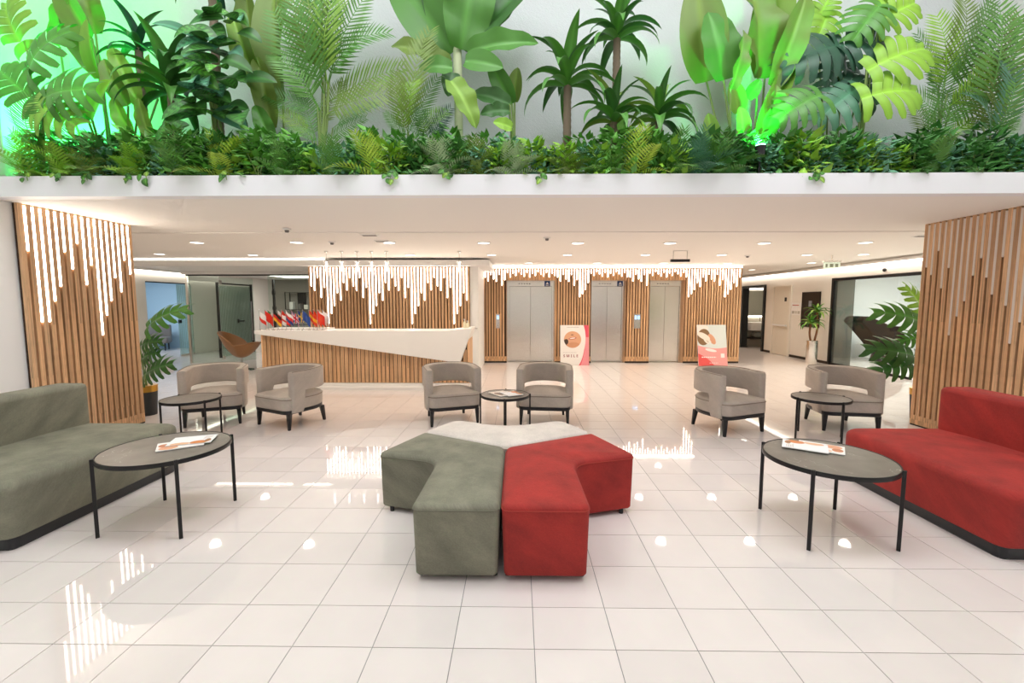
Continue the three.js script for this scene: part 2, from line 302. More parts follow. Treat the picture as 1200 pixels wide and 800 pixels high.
// local frame: runs along +x from 0, faces +z
function slatRun(g, n, y0, y1, bottoms, ledMat, skip = () => null) {
  seed(Math.round(n * 31 + y1 * 100));
  for (let i = 0; i < n; i++) {
    const x = SLAT / 2 + i * PITCH_S, s = skip(x), lo = s ?? y0, h = y1 - lo;
    part(g, 'slat', cached('slat' + h.toFixed(3), () => woodBox(SLAT, h, 0.03)), oak[Math.floor(rnd() * 4)], [x, lo + h / 2, 0.015]);
    const b = bottoms(i, x + PITCH_S / 2); if (i < n - 1 && b !== null) part(g, 'led_strip', ledGeo(y1 - 0.02 - b, PITCH_S - SLAT - 0.001), ledMat, [x + PITCH_S / 2, y1 - 0.02, 0.0175]);
  }
}
{ // beside the green sofa: near edge at z -4.4, far edge at -5.72
  const n = 18, L = (n - 1) * PITCH_S + SLAT;
  const g = thing('slatted_panel', 'oak slat wall panel with lit white strips behind the green sofa', 'wall panel', [WL + 0.03, 0, -4.42], 0);
  g.rotation.y = R2; 
  const b = [2.13, 1.40, 1.40, 1.62, 1.78, 2.16, 1.98, 2.27, 1.81, 2.04, 1.215, 1.45, 1.625, 1.91, 1.74, 2.14, 1.97, 2.26];
  part(g, 'backing', moved(woodBox(L, SOFFIT - 0.12, 0.02), L / 2, 0.12 + (SOFFIT - 0.12) / 2, -0.011), M.groove);
  slatRun(g, n, 0.14, SOFFIT, (i) => b[i], M.led);
  part(g, 'base_board', moved(woodBox(L, 0.12, 0.05), L / 2, 0.08, 0.005), oak[0]);
  part(g, 'plinth', moved(box(L, 0.02, 0.05), L / 2, 0.01, 0), M.darkPlinth);
  solid('column_left', boxTo(-6.5, WL - 0.002, 0, SOFFIT - 0.002, -4.42 - L, -4.4), M.white);
  areaLight('led_glow', K.led, K.ledI, 0.9, 0.5, [WL + 0.09, 2.2, -5.05], [0, 2.0, -5.05]);
}
{
  const n = 19, L = (n - 1) * PITCH_S + SLAT;
  const g = thing('slatted_panel', 'oak slat wall panel with unlit pale strips behind the red sofa', 'wall panel', [WR - 0.03, 0, -4.42 - L], 0);
  g.rotation.y = -R2;
  const b = [2.05, 1.95, 2.24, 1.78, 2.02, 1.21, 1.44, 1.62, 1.91, 2.1, 1.88, 1.69, 2.09, 1.57, 1.17, 1.4, 1.6, 1.9, 2.1];
  part(g, 'backing', moved(woodBox(L, SOFFIT - 0.12, 0.02), L / 2, 0.12 + (SOFFIT - 0.12) / 2, -0.011), M.groove);
  slatRun(g, n, 0.14, SOFFIT, (i) => b[i], M.ledOff);
  part(g, 'base_board', moved(woodBox(L, 0.12, 0.05), L / 2, 0.08, 0.005), oak[0]);
  part(g, 'plinth', moved(box(L, 0.02, 0.05), L / 2, 0.01, 0), M.darkPlinth);
  solid('column_right', boxTo(WR + 0.002, 6.7, 0, SOFFIT - 0.002, -4.42 - L, -4.4), M.white);
}
{ // behind the reception desk
  const n = 50, L = (n - 1) * PITCH_S + SLAT, x0 = -4.745;
  const g = thing('slatted_panel', 'oak slat wall with lit strips behind the reception desk', 'wall panel', [x0, 0, REC], 0);
  part(g, 'backing', moved(woodBox(L, CANB - 0.004, 0.12), L / 2, CANB / 2 - 0.002, -0.061), M.groove);
  slatRun(g, n, 0.02, CANB - 0.004, (i) => DROP[(i + 8) % 13] - 0.08, M.led);
  areaLight('led_glow', K.led, K.ledI * 1.2, 3.4, 0.5, [x0 + L / 2, 2.1, REC + 0.07], [x0 + L / 2, 1.9, 0]);
  solid('wall_reception_end', boxTo(-1.085, -0.9, -0.003, CANB, -11.7, REC), M.white);
  const d = thing('door', 'narrow white door edge with a lever handle beside the reception wall', 'door', [-0.985, 0, REC + 0.025]);
  part(d, 'leaf', rbox(0.12, 2.1, 0.04), M.white, [0, 1.05, 0]);
  const h = part(d, 'handle', moved(rbox(0.1, 0.02, 0.02), 0.02, 1.03, 0.06), M.steel); part(h, 'rose', moved(cyl(0.025, 0.025, 0.03, 12).rotateX(R2), -0.01, 1.03, 0.036), M.steel);
}
// ---------------------------------------------------------------- elevator wall
const XE = (px) => onZ(px, 380, ELEV).x;
const bays = [[593.7, 650.3], [692.5, 733], [760.8, 801.5]].map(([a, b]) => [XE(a), XE(b)]);
{
  const x0 = -1.074, n = 95, L = (n - 1) * PITCH_S + SLAT, top = 2.5, head = 2.2;
  const g = structure('wall_elevators', [x0, 0, ELEV]);
  const inBay = (x, m = 0.012) => bays.findIndex(([a, b]) => x + x0 > a - m && x + x0 < b + m);
  slatRun(g, n, 0.17, top, (i, x) => {
    const k = inBay(x, 0.03); if (k >= 0) return [2.42, 2.36, 2.30, 2.40, 2.28, 2.38, 2.32][i % 7];
    return Math.max(1.76, 2.5 - (2.5 - DROP[(i + 3) % 13]) * 0.62);
  }, M.led, (x) => inBay(x) >= 0 ? head : null);
  const edges = [x0, ...bays.flat(), x0 + L];
  for (let k = 0; k < edges.length; k += 2) {
    const a = edges[k] - x0, b = edges[k + 1] - x0;
    part(g, 'pier', moved(woodBox(b - a, top, 0.5), (a + b) / 2, top / 2, -0.2535), oak[2]);
    part(g, 'backing', moved(box(b - a - 0.01, top, 0.003), (a + b) / 2, top / 2, -0.0018), M.groove);
    part(g, 'base_board', moved(woodBox(b - a, 0.12, 0.034), (a + b) / 2, 0.11, 0.018), oak[0]);
    part(g, 'plinth', moved(box(b - a, 0.05, 0.03), (a + b) / 2, 0.025, 0.016), M.darkPlinth);
  }
  for (const [a, b] of bays) part(g, 'lintel', moved(woodBox(b - a, top - head, 0.5), (a + b) / 2 - x0, (top + head) / 2, -0.251), oak[2]);
  const labels = ['widest brushed steel elevator door, left of the smile poster', 'brushed steel elevator door between the smile poster and the double call panel', 'brushed steel elevator door beside the double call panel and the bare oak pier'];
  bays.forEach(([a, b], k) => {
    const w = b - a, t = thing('elevator_door', labels[k], 'elevator', [(a + b) / 2, 0, ELEV - 0.2]);
    const jw = 0.07, dw = (w - jw * 2) / 2, dh = 2.05;
    part(t, 'frame', merged([boxTo(-w / 2, -w / 2 + jw, 0, dh, -0.05, 0.03), boxTo(w / 2 - jw, w / 2, 0, dh, -0.05, 0.03)]), M.steel);
    const head_ = part(t, 'header', boxTo(-w / 2, w / 2, dh, 2.2, -0.05, 0.04), M.steel);
    for (const s of [-1, 1]) part(t, 'door_panel', moved(rbox(dw - 0.004, dh - 0.02, 0.03, 0.004), s * dw / 2, dh / 2 + 0.005, -0.02), M.steel);
    part(t, 'sill', boxTo(-w / 2, w / 2, 0, 0.01, -0.05, 0.2), M.steel);
    if (k < 2) {
      const sx = w / 2 - (k ? 0.13 : 0.2);
      const s = part(head_, 'sign', boxTo(sx - 0.075, sx + 0.075, dh + 0.0, 2.19, 0.042, 0.05), std('#1c3f77', 0.5));
      const glyph = new THREE.Shape([[-0.04, 0], [0.04, 0], [0, 0.05]].map(([x, y]) => new THREE.Vector2(x, y)));
      part(s, 'arrow', new THREE.ExtrudeGeometry(glyph, { depth: 0.003, bevelEnabled: false }), M.paper, [sx, dh + 0.06, 0.05]);
      part(s, 'bar', boxTo(sx - 0.045, sx + 0.045, dh + 0.02, dh + 0.035, 0.05, 0.053), M.paper);
    }
    for (let i = 0; i < 5; i++) part(head_, 'floor_mark', boxTo(-w / 4 + i * 0.07, -w / 4 + 0.03 + i * 0.07, dh + 0.055, dh + 0.08, 0.04, 0.043), std('#7d7973', 0.5));
  });
  solid('wall_corridor_back', boxTo(5.4, FARR, -0.003, CEIL, -16.95, -16.8), M.wall);
  solid('wall_elevator_side', boxTo(5.6, 5.88, -0.003, CEIL, -16.8, ELEV - 0.02), oak[1]);
  // call panels
  const call = (x, two) => {
    const t = thing('call_panel', two ? 'steel elevator call panel with a twin blue display' : 'narrow steel elevator call panel with a single blue display', 'control panel', [x, 1.12, ELEV + 0.032]);
    const w = two ? 0.17 : 0.1;
    part(t, 'plate', rbox(w, 0.38, 0.02, 0.006), M.steel, [0, 0, 0.01]);
    for (const s of two ? [-1, 1] : [0]) part(t, 'display', boxTo(s * 0.038 - 0.028, s * 0.038 + 0.028, 0.05, 0.15, 0.02, 0.024), std('#9dc8ff', 0.3, { emissive: new THREE.Color(0.35, 0.6, 1), emissiveIntensity: 1.3 }));
    part(t, 'button', cyl(0.014, 0.014, 0.01, 14).rotateX(R2), M.chrome, [0, -0.05, 0.023]);
    part(t, 'button', cyl(0.014, 0.014, 0.01, 14).rotateX(R2), M.chrome, [0, -0.1, 0.023]);
  };
  call(XE(583.5), false); call(XE(746), true);
}
// ---------------------------------------------------------------- downlights
{
  const spots = [[-5.23, -7.2], [-3.6, -7.2], [-0.56, -7.3], [0.98, -7.35], [2.5, -7.38], [4.05, -7.4], [5.66, -7.35], [-7.2, -8.85], [-5.43, -9.05], [-0.54, -9.1], [1.01, -9.12], [2.6, -9.14], [4.16, -9.16], [5.9, -9.18], [7.0, -9.12], [0.27, -10.93], [1.95, -10.95], [3.6, -11.0], [5.2, -11.1], [7.19, -11.0], [7.3, -7.4], [-2.1, -7.25], [-2.2, -9.05], [-7.1, -7.1], [6.9, -13.2], [7.0, -15.4]];
  for (const [x, z] of spots) {
    const row = z > -8 ? 'in the ceiling row nearest the soffit' : z > -10 ? 'in the middle ceiling row' : z > -12 ? 'before the elevator wall' : 'in the corridor by the washroom';
    const over = x < -6 ? 'near the blue room wall' : x < -4 ? 'above the desk end with flags' : x < -3 ? 'above the turned armchair' : x < -1 ? 'above the middle of the desk' : x < 0.2 ? 'beside the white desk point' : x < 1.5 ? 'facing the widest elevator' : x < 2.55 ? 'facing the middle elevator' : x < 4 ? 'facing the last elevator' : x < 5.5 ? 'facing the hands poster' : x < 6.5 ? 'near the oak pier end' : 'near the glass front';
    const t = thing('downlight', 'round white-rimmed downlight ' + row + (z > -12 ? ' ' + over : ''), 'light', [x, CEIL, z], 0, 'recessed downlights of the lobby ceiling');
    part(t, 'rim', new THREE.TorusGeometry(0.1, 0.012, 6, 24).rotateX(R2), M.white, [0, -0.004, 0]);
    part(t, 'diffuser', cyl(0.095, 0.095, 0.012, 24), M.downGlow, [0, -0.004, 0]);
    const l = new THREE.SpotLight(new THREE.Color().setRGB(...K.down), K.downI, 0, 75 * D, 0.8, 2); l.name = 'downlight'; l.position.set(x, CEIL - 0.03, z); l.target.position.set(x, 0, z); l.shadow.radius = 4; l.castShadow = true;
    scene.add(l); scene.add(l.target);
  }
}

// ---------------------------------------------------------------- reception desk
{
  const zf = -8.1, x0 = -4.77, x1 = -0.93;
  const t = thing('reception_desk', 'long reception desk with slatted oak front and angular white counter', 'desk', [0, 0, 0]);
  part(t, 'plinth', boxTo(x0 + 0.05, x1 - 0.02, 0, 0.11, zf - 0.7, zf + 0.03), M.cornice);
  part(t, 'plinth_step', boxTo(x0 + 0.45, x1 - 0.75, 0, 0.055, zf + 0.03, zf + 0.14), M.cornice);
  part(t, 'body', moved(woodBox(x1 - x0, 0.93, 0.6), (x0 + x1) / 2, 0.575, zf - 0.33), M.groove);
  seed(41);
  const lower = (x) => 1.035 + (x + 4.87) / (-1.07 + 4.87) * (0.5 - 1.035);
  for (let x = x0 + 0.036; x < x1 - 0.03; x += 0.0765) {
    const top = x < -1.07 ? lower(x) + 0.03 : 0.5 + (x + 1.07) / 0.23 * 0.645, h = Math.round((Math.min(top, 1.03) - 0.115) * 100) / 100;
    part(t, 'slat', cached('dslat' + h, () => woodBox(0.062, h, 0.03)), oak[Math.floor(rnd() * 4)], [x, 0.115 + h / 2, zf - 0.02]);
  }
  part(t, 'end_panel', moved(woodBox(0.03, 0.92, 0.66), x1 + 0.005, 0.57, zf - 0.33), oak[1]);
  part(t, 'end_panel', moved(woodBox(0.03, 0.92, 0.66), x0 - 0.005, 0.57, zf - 0.33), oak[1]);
  const s = new THREE.Shape([[-4.87, 1.035], [-1.07, 0.5], [-0.84, 1.145], [-1.3, 1.09], [-4.87, 1.09]].map(([x, y]) => new THREE.Vector2(x, y)));
  part(t, 'counter', metreUV(new THREE.ExtrudeGeometry(s, { depth: 0.66, bevelEnabled: true, bevelSize: 0.004, bevelThickness: 0.004, bevelSegments: 2 })), M.cornice, [0, 0, zf - 0.6]);
  part(t, 'counter_ledge', boxTo(-4.8, -3.65, 1.095, 1.118, zf - 0.6, zf - 0.25), M.cornice);
}
// small flags on the desk
{
  const st = (...c) => (g, w, h) => c.forEach((k, i) => { g.fillStyle = k; g.fillRect(0, h * i / c.length, w, h / c.length + 1); });
  const vt = (...c) => (g, w, h) => c.forEach((k, i) => { g.fillStyle = k; g.fillRect(w * i / c.length, 0, w / c.length + 1, h); });
  const cross = (bg, fg, cx = 0.38, t = 0.18) => (g, w, h) => { g.fillStyle = bg; g.fillRect(0, 0, w, h); g.fillStyle = fg; g.fillRect(w * cx - h * t / 2, 0, h * t, h); g.fillRect(0, h * (0.5 - t / 2), w, h * t); };
  const union = (g, w, h) => {
    g.fillStyle = '#1f2f6f'; g.fillRect(0, 0, w, h); g.lineWidth = h * 0.2; g.strokeStyle = '#fff'; g.beginPath(); g.moveTo(0, 0); g.lineTo(w, h); g.moveTo(w, 0); g.lineTo(0, h); g.stroke();
    g.lineWidth = h * 0.08; g.strokeStyle = '#c8102e'; g.beginPath(); g.moveTo(0, 0); g.lineTo(w, h); g.moveTo(w, 0); g.lineTo(0, h); g.stroke();
    g.fillStyle = '#fff'; g.fillRect(w * 0.4, 0, w * 0.2, h); g.fillRect(0, h * 0.33, w, h * 0.34); g.fillStyle = '#c8102e'; g.fillRect(w * 0.44, 0, w * 0.12, h); g.fillRect(0, h * 0.4, w, h * 0.2);
  };
  const dot = (bg, fg) => (g, w, h) => { g.fillStyle = bg; g.fillRect(0, 0, w, h); g.fillStyle = fg; g.beginPath(); g.arc(w * 0.5, h * 0.5, h * 0.28, 0, 7); g.fill(); };
  const half = (g, w, h) => { g.fillStyle = '#f2f0ee'; g.fillRect(0, 0, w, h); g.fillStyle = '#e03a2a'; g.fillRect(0, h * 0.62, w, h * 0.38); };
  const specs = [
    [305, half, 'small white table flag with a red lower edge at the end of the desk'], [311.5, vt('#e2341f', '#e2341f', '#e83a22'), 'small plain red table flag beside the white and red one'],
    [315, vt('#3d8a4a', '#f2f2ee', '#d33d2c'), 'small green white red tricolour table flag'], [321, st('#1a1714', '#e0301e', '#f5b81c'), 'small black red gold table flag'],
    [326.5, cross('#f3f1ef', '#e23a2c', 0.5, 0.2), 'small white table flag with a red cross'], [331, dot('#e3311f', '#f6efe8'), 'small red table flag with a white emblem'],
    [336, st('#f1efee', '#d8342f', '#2f3f86'), 'small white red blue striped table flag'], [342, union, 'small union cross table flag in blue white and red'],
    [350, cross('#26407f', '#f0c64a'), 'small blue table flag with a yellow cross'], [355.5, dot('#2b4a94', '#3d5ba3'), 'small dark blue table flag'],
    [363, st('#e2421f', '#f7b62c', '#e2421f'), 'small red yellow red table flag'], [368, st('#e8451f', '#ee5a22', '#e8451f'), 'small orange red table flag'],
    [372.5, dot('#e6331f', '#ea4a28'), 'small bright red table flag next to the plain white ones'], [374.5, (g, w, h) => { g.fillStyle = '#f4f0ee'; g.fillRect(0, 0, w, h); }, 'small plain white table flag right beside the bright red one'], [379, (g, w, h) => { g.fillStyle = '#f6f3f0'; g.fillRect(0, 0, w, h); }, 'last small white table flag towards the middle of the desk'],
  ];
  seed(9);
  specs.forEach(([px, draw, label], k) => {
    const z = -8.14 - (k % 3) * 0.07, p = onZ(px, 390, z), t = thing('table_flag', label, 'flag', [p.x, 1.096, z], rr(-0.25, 0.25), 'table flags on the reception desk');
    part(t, 'base', cyl(0.028, 0.032, 0.012, 14), M.chrome, [0, 0.006, 0]);
    part(t, 'pole', cyl(0.004, 0.004, 0.36, 6), M.chrome, [0, 0.19, 0]);
    part(t, 'finial', new THREE.SphereGeometry(0.008, 8, 6), M.chrome, [0, 0.372, 0]);
    const g = new THREE.PlaneGeometry(0.17, 0.15, 8, 6), q = g.attributes.position;
    for (let i = 0; i < q.count; i++) { const u = q.getX(i) + 0.085, v = 0.075 - q.getY(i); q.setXYZ(i, u * 0.8 + 0.004, q.getY(i) * 1.15 - u * 0.75 - u * v * 0.6, 0.03 * Math.sin(u * 38 + k) * Math.min(1, u * 12)); }
    g.computeVertexNormals();
    part(t, 'cloth', g, std('#ffffff', 0.7, { map: canvasTex(48, 32, draw), side: THREE.DoubleSide }), [0, 0.28, 0]);
  });
  for (const [x, h, l] of [[-1.02, 0.16, 'taller cream pump bottle at the high corner of the desk'], [-0.96, 0.12, 'shorter cream bottle at the high corner of the desk']]) {
    const t = thing('bottle', l, 'bottle', [x, 1.126 + (x + 1.02) * 0.12, -8.4]);
    part(t, 'body', new THREE.LatheGeometry([[0, 0], [0.03, 0], [0.032, 0.01], [0.032, h * 0.6], [0.012, h * 0.75], [0.012, h * 0.85], [0, h * 0.85]].map(([a, b]) => new THREE.Vector2(a, b)), 16), std('#efe6c8', 0.4));
    part(t, 'pump', merged([moved(cyl(0.006, 0.006, h * 0.2, 8), 0, h * 0.93, 0), moved(rboxPlain(0.04, 0.01, 0.012), -0.01, h * 1.03, 0)]), M.white);
  }
}
function rboxPlain(w, h, d) { return metreUV(new THREE.BoxGeometry(w, h, d)); }

// ---------------------------------------------------------------- three-piece star ottoman
{
  const pieces = [
    ['grey-green velvet chevron pouf forming one third of the star ottoman', [[-0.104, -3.42, 0.05], [-0.104, -2.385, 0.05], [-0.605, -2.385, 0.055], [-0.585, -3.13, 0.14], [-1.075, -3.265, 0.06], [-0.83, -3.82, 0.05]], [-0.33, -3.27], M.green, M.greenPipe],
    ['red velvet chevron pouf forming one third of the star ottoman', [[-0.092, -3.415, 0.05], [-0.092, -2.385, 0.05], [0.412, -2.385, 0.055], [0.40, -3.10, 0.14], [0.895, -3.25, 0.06], [0.655, -3.81, 0.05]], [0.15, -3.26], M.red, M.redPipe],
    ['cream fabric chevron pouf forming the rear third of the star ottoman', [[-0.098, -3.435, 0.05], [0.645, -3.825, 0.05], [0.42, -4.24, 0.12], [-0.098, -3.99, 0.25], [-0.61, -4.24, 0.12], [-0.84, -3.835, 0.05]], [-0.098, -3.72], M.beige, M.beigePipe]];
  for (const [label, poly, ker, mat, pipe] of pieces) {
    const cx = poly.reduce((s, p) => s + p[0], 0) / poly.length, cz = poly.reduce((s, p) => s + p[1], 0) / poly.length;
    const t = thing('chevron_pouf', label, 'ottoman', [cx, 0, cz], 0, 'pieces of the star ottoman'), loc = poly.map(([x, z, r]) => [x - cx, z - cz, r]), out = rounded(loc, 0.05, 6);
    part(t, 'cushion_body', softBlock(out, 0.035, 0.462, { r: 0.034, crown: 0.014, taper: 0.012, kernel: [ker[0] - cx, ker[1] - cz] }), mat);
    part(t, 'piping', pipingLoop(inset(out, -0.001), 0.43, 0.0035), pipe);
    for (const [x, z] of loc.map((p) => [ker[0] - cx + (p[0] - ker[0] + cx) * 0.86, ker[1] - cz + (p[1] - ker[1] + cz) * 0.9])) part(t, 'foot', cyl(0.018, 0.016, 0.04, 12), M.black, [x, 0.02, z]);
  }
}

// ---------------------------------------------------------------- sofas
function sofa(name, label, side, mat, pipe, zn, zf, seatFront, backFront, backRear) {
  // side -1: against the wall on -x. plan in world metres relative to the group's base
  const cx = (seatFront + backRear) / 2, cz = (zn + zf) / 2, t = thing(name, label, 'sofa', [cx, 0, cz]);
  const X = (x) => x - cx, Z = (z) => z - cz;
  const seat = rounded([[X(seatFront), Z(zn), 0.09], [X(seatFront), Z(zf), 0.18], [X(backRear), Z(zf), 0.08], [X(backRear), Z(zn), 0.08]], 0.08, 8);
  part(t, 'seat', softBlock(seat, 0.085, 0.45, { r: 0.06, crown: 0.015 }), mat);
  const back = rounded([[X(backFront), Z(zn), 0.07], [X(backFront), Z(zf + 0.01), 0.08], [X(backRear), Z(zf + 0.01), 0.07], [X(backRear), Z(zn), 0.07]], 0.07, 7);
  part(t, 'backrest', softBlock(back, 0.44, 0.84, { r: 0.045, crown: 0.004 }), mat);
  const base = inset(seat, 0.03);
  part(t, 'plinth', softBlock(base, 0, 0.09, { r: 0.004, crown: 0 }), M.blackWood);
}
sofa('sofa', 'grey-green velvet armless sofa on a black plinth', -1, M.green, M.greenPipe, -2.64, -4.14, -3.24, -4.12, -4.42);
sofa('sofa', 'red velvet armless sofa on a black plinth', 1, M.red, M.redPipe, -2.63, -4.06, 2.99, 3.86, 4.16);

// ---------------------------------------------------------------- tables
function roundTable(label, x, z, r, h, group, turn = Math.PI / 4) {
  const t = thing('round_table', label, 'table', [x, 0, z], turn, group);
  part(t, 'tabletop', metreUV(new THREE.CylinderGeometry(r - 0.008, r - 0.008, 0.02, 64), 1), M.stone, [0, h - 0.012, 0]);
  const ring = new THREE.LatheGeometry([[r - 0.009, h - 0.03], [r, h - 0.03], [r, h], [r - 0.009, h], [r - 0.009, h - 0.03]].map(([a, b]) => new THREE.Vector2(a, b)), 72);
  part(t, 'rim', ring, M.blackMetal);
  const lw = r > 0.35 ? 0.022 : 0.018;
  for (let k = 0; k < 4; k++) { const a = k * R2; part(t, 'leg', rbox(lw, h + 0.006, lw, 0.003, 1), M.blackMetal, [Math.cos(a) * (r + lw * 0.35), (h + 0.006) / 2, Math.sin(a) * (r + lw * 0.35)], [0, -a, 0]); }
  return t;
}
roundTable('large round stone-top table with four black legs before the green sofa', -2.587, -3.13, 0.40, 0.545);
roundTable('large round stone-top table with four black legs before the red sofa', 2.18, -3.043, 0.40, 0.53);
const s1 = onY(224, 466, 0.5), s2 = onY(592, 461.5, 0.5), s3 = onY(962, 465, 0.5);
roundTable('small round side table before the taupe armchairs next to the green sofa', s1.x, s1.z, 0.30, 0.5, undefined, 1.05);
roundTable('small round side table standing between two armchairs behind the ottoman', s2.x, s2.z, 0.295, 0.5, undefined, R2);
roundTable('small round side table before the armchair next to the red sofa', s3.x, s3.z, 0.30, 0.5, undefined, 0.16);

// magazines
{
  const cover = (bg, blobs) => canvasTex(128, 176, (g, w, h) => {
    g.fillStyle = bg; g.fillRect(0, 0, w, h); for (const [c, x, y, rx, ry] of blobs) { g.fillStyle = c; g.beginPath(); g.ellipse(x * w, y * h, rx * w, ry * h, 0, 0, 7); g.fill(); }
    g.strokeStyle = '#c9b4a8'; g.lineWidth = 2; for (let i = 0; i < 6; i++) { g.beginPath(); g.moveTo(w * 0.1, h * (0.1 + i * 0.03)); g.lineTo(w * (0.4 + 0.08 * (i % 3)), h * (0.1 + i * 0.03)); g.stroke(); }
  });
  const A = cover('#f7f2ee', [['#e6a37e', 0.75, 0.75, 0.22, 0.2], ['#c97a52', 0.4, 0.85, 0.2, 0.12], ['#f0cdb7', 0.2, 0.6, 0.16, 0.14]]);
  const B = cover('#f5f5f6', [['#d97f3c', 0.85, 0.3, 0.2, 0.2], ['#e9b48c', 0.9, 0.7, 0.16, 0.22], ['#a9744a', 0.7, 0.12, 0.2, 0.07]]);
  const Cc = cover('#e9e1d8', [['#7a6658', 0.3, 0.5, 0.2, 0.3]]);
  const mag = (label, x, y, z, turn, map, w = 0.215, d = 0.285, hgt = 0.006) => {
    const t = thing('magazine', label, 'magazine', [x, y, z], turn);
    part(t, 'pages', rbox(w - 0.004, hgt, d - 0.004, 0.001, 1), M.paper, [0, hgt / 2, 0]);
    const c = new THREE.PlaneGeometry(w, d).rotateX(-R2); part(t, 'cover', c, std('#ffffff', 0.35, { map }), [0, hgt + 0.0006, 0]);
  };
  const a = onY(212, 521, 0.547), b = onY(226, 517, 0.547), c = onY(943, 524, 0.532), d = onY(962, 524.5, 0.532), e = onY(588, 461.5, 0.5), f = onY(599, 462, 0.5);
  mag('orange-toned magazine lying under the white one before the green sofa', a.x, 0.546, a.z, -0.95, A);
  mag('white magazine lying on top of the orange-toned one before the green sofa', b.x, 0.553, b.z, -1.2, Cc && B);
  mag('open white magazine on the large table before the red sofa', c.x, 0.538, c.z, 1.0, B);
  mag('brown-toned magazine beneath the white one before the red sofa', d.x, 0.531, d.z, 0.95, A);
  mag('dark-covered magazine beneath the white one on the small middle table', e.x, 0.501, e.z, 0.6, Cc);
  mag('plain white magazine on the small middle table', f.x, 0.508, f.z, 0.5, B, 0.2, 0.26);
}

// ---------------------------------------------------------------- barrel armchairs
function armchair() {
  const g = new THREE.Group();
  const seatLine = rounded([[-0.345, 0.35, 0.12], [0.345, 0.35, 0.12], [0.345, -0.12, 0.2], [0.2, -0.33, 0.2], [-0.2, -0.33, 0.2], [-0.345, -0.12, 0.2]], 0.1, 6);
  part(g, 'frame', softBlock(inset(seatLine, 0.005), 0.205, 0.25, { r: 0.004, crown: 0 }), M.blackWood);
  part(g, 'seat', softBlock(seatLine, 0.25, 0.425, { r: 0.04, crown: 0.03 }), M.taupe);
  part(g, 'piping', pipingLoop(inset(seatLine, -0.002), 0.39, 0.005), M.taupePipe);
  // the back: a padded band around the rear which comes down to the frame at both front ends
  const pts = []; const A = 0.325, Bz = 0.34;
  for (const z of [0.27, 0.2, 0.1, 0.0]) pts.push(V(-A - (0.27 - z) * 0.0, 0, z));
  for (let k = 1; k < 16; k++) { const a = Math.PI * k / 16; pts.push(V(-A * Math.cos(a), 0, -Bz * Math.sin(a))); }
  for (const z of [0.0, 0.1, 0.2, 0.27]) pts.push(V(A, 0, z));
  const curve = new THREE.CatmullRomCurve3(pts), len = curve.getLength(), N = 90, rings = [], th = 0.05;
  for (let i = 0; i <= N; i++) {
    const u = i / N, p = curve.getPointAt(u), tn = curve.getTangentAt(u), side = V(tn.z, 0, -tn.x), s = Math.min(u, 1 - u) * len;
    const k = THREE.MathUtils.smoothstep(s, 0.15, 0.185), lo = 0.215 + k * 0.275, hi = 0.735 + 0.015 * THREE.MathUtils.smoothstep(s, 0, 0.5), e = s < 0.03 ? 1 - 0.35 * (1 - s / 0.03) ** 2 : 1, w = th * e, r = 0.02, ring = [];
    for (const [sx, sy, a0] of [[1, 1, 0], [-1, 1, R2], [-1, -1, 2 * R2], [1, -1, 3 * R2]]) for (let j = 0; j < 4; j++) {
      const a = a0 + j / 3 * R2, cx = sx * (w - r), cy = sy > 0 ? hi - r - (1 - e) * 0.02 : lo + r;
      ring.push(p.clone().addScaledVector(side, cx + r * Math.cos(a)).setY(cy + r * Math.sin(a)));
    }
    rings.push(ring);
  }
  part(g, 'backrest', sweep(rings), M.taupe);
  const line = []; for (let i = 0; i <= 60; i++) { const u = 0.01 + 0.98 * i / 60, p = curve.getPointAt(u), tn = curve.getTangentAt(u); line.push(p.addScaledVector(V(tn.z, 0, -tn.x), 0.03).setY(0.738 + 0.015 * THREE.MathUtils.smoothstep(Math.min(u, 1 - u) * len, 0, 0.5))); }
  part(g, 'back_piping', tube(line, 0.004, 80, 5), M.taupePipe);
  for (const [x, z, ox, oz] of [[-0.30, 0.28, -0.008, 0.012], [0.30, 0.28, 0.008, 0.012], [-0.24, -0.25, -0.012, -0.03], [0.24, -0.25, 0.012, -0.03]]) {
    const leg = cyl(0.036, 0.02, 0.21, 4).rotateY(Math.PI / 4), p = leg.attributes.position;
    for (let i = 0; i < p.count; i++) { const k = 0.5 - p.getY(i) / 0.21; p.setX(i, p.getX(i) + ox * k); p.setZ(i, p.getZ(i) + oz * k); }
    leg.computeVertexNormals(); part(g, 'leg', leg, M.blackWood, [x, 0.105, z]);
  }
  return g;
}
{
  const proto = armchair(), spots = [
    [-4.1, -5.86, 0.38, 'taupe barrel armchair behind the small side table next to the green sofa'],
    [-3.02, -5.78, -0.47, 'taupe barrel armchair turned sideways in front of the slatted desk end'],
    [-0.93, -5.95, 0.36, 'taupe barrel armchair before the white point of the reception desk'],
    [0.375, -5.96, -0.10, 'taupe barrel armchair in front of the widest elevator and smile poster'],
    [2.66, -5.58, 0.38, 'taupe barrel armchair in front of the gloved hands poster'],
    [4.2, -5.72, -0.14, 'taupe barrel armchair behind the small side table next to the red sofa']];
  spots.forEach(([x, z, a, label]) => { const c = proto.clone(); c.name = numbered('armchair'); c.position.set(x, 0, z); c.rotation.y = a; tag(c, label, 'armchair', 'taupe barrel armchairs of the lobby'); scene.add(c); });
}

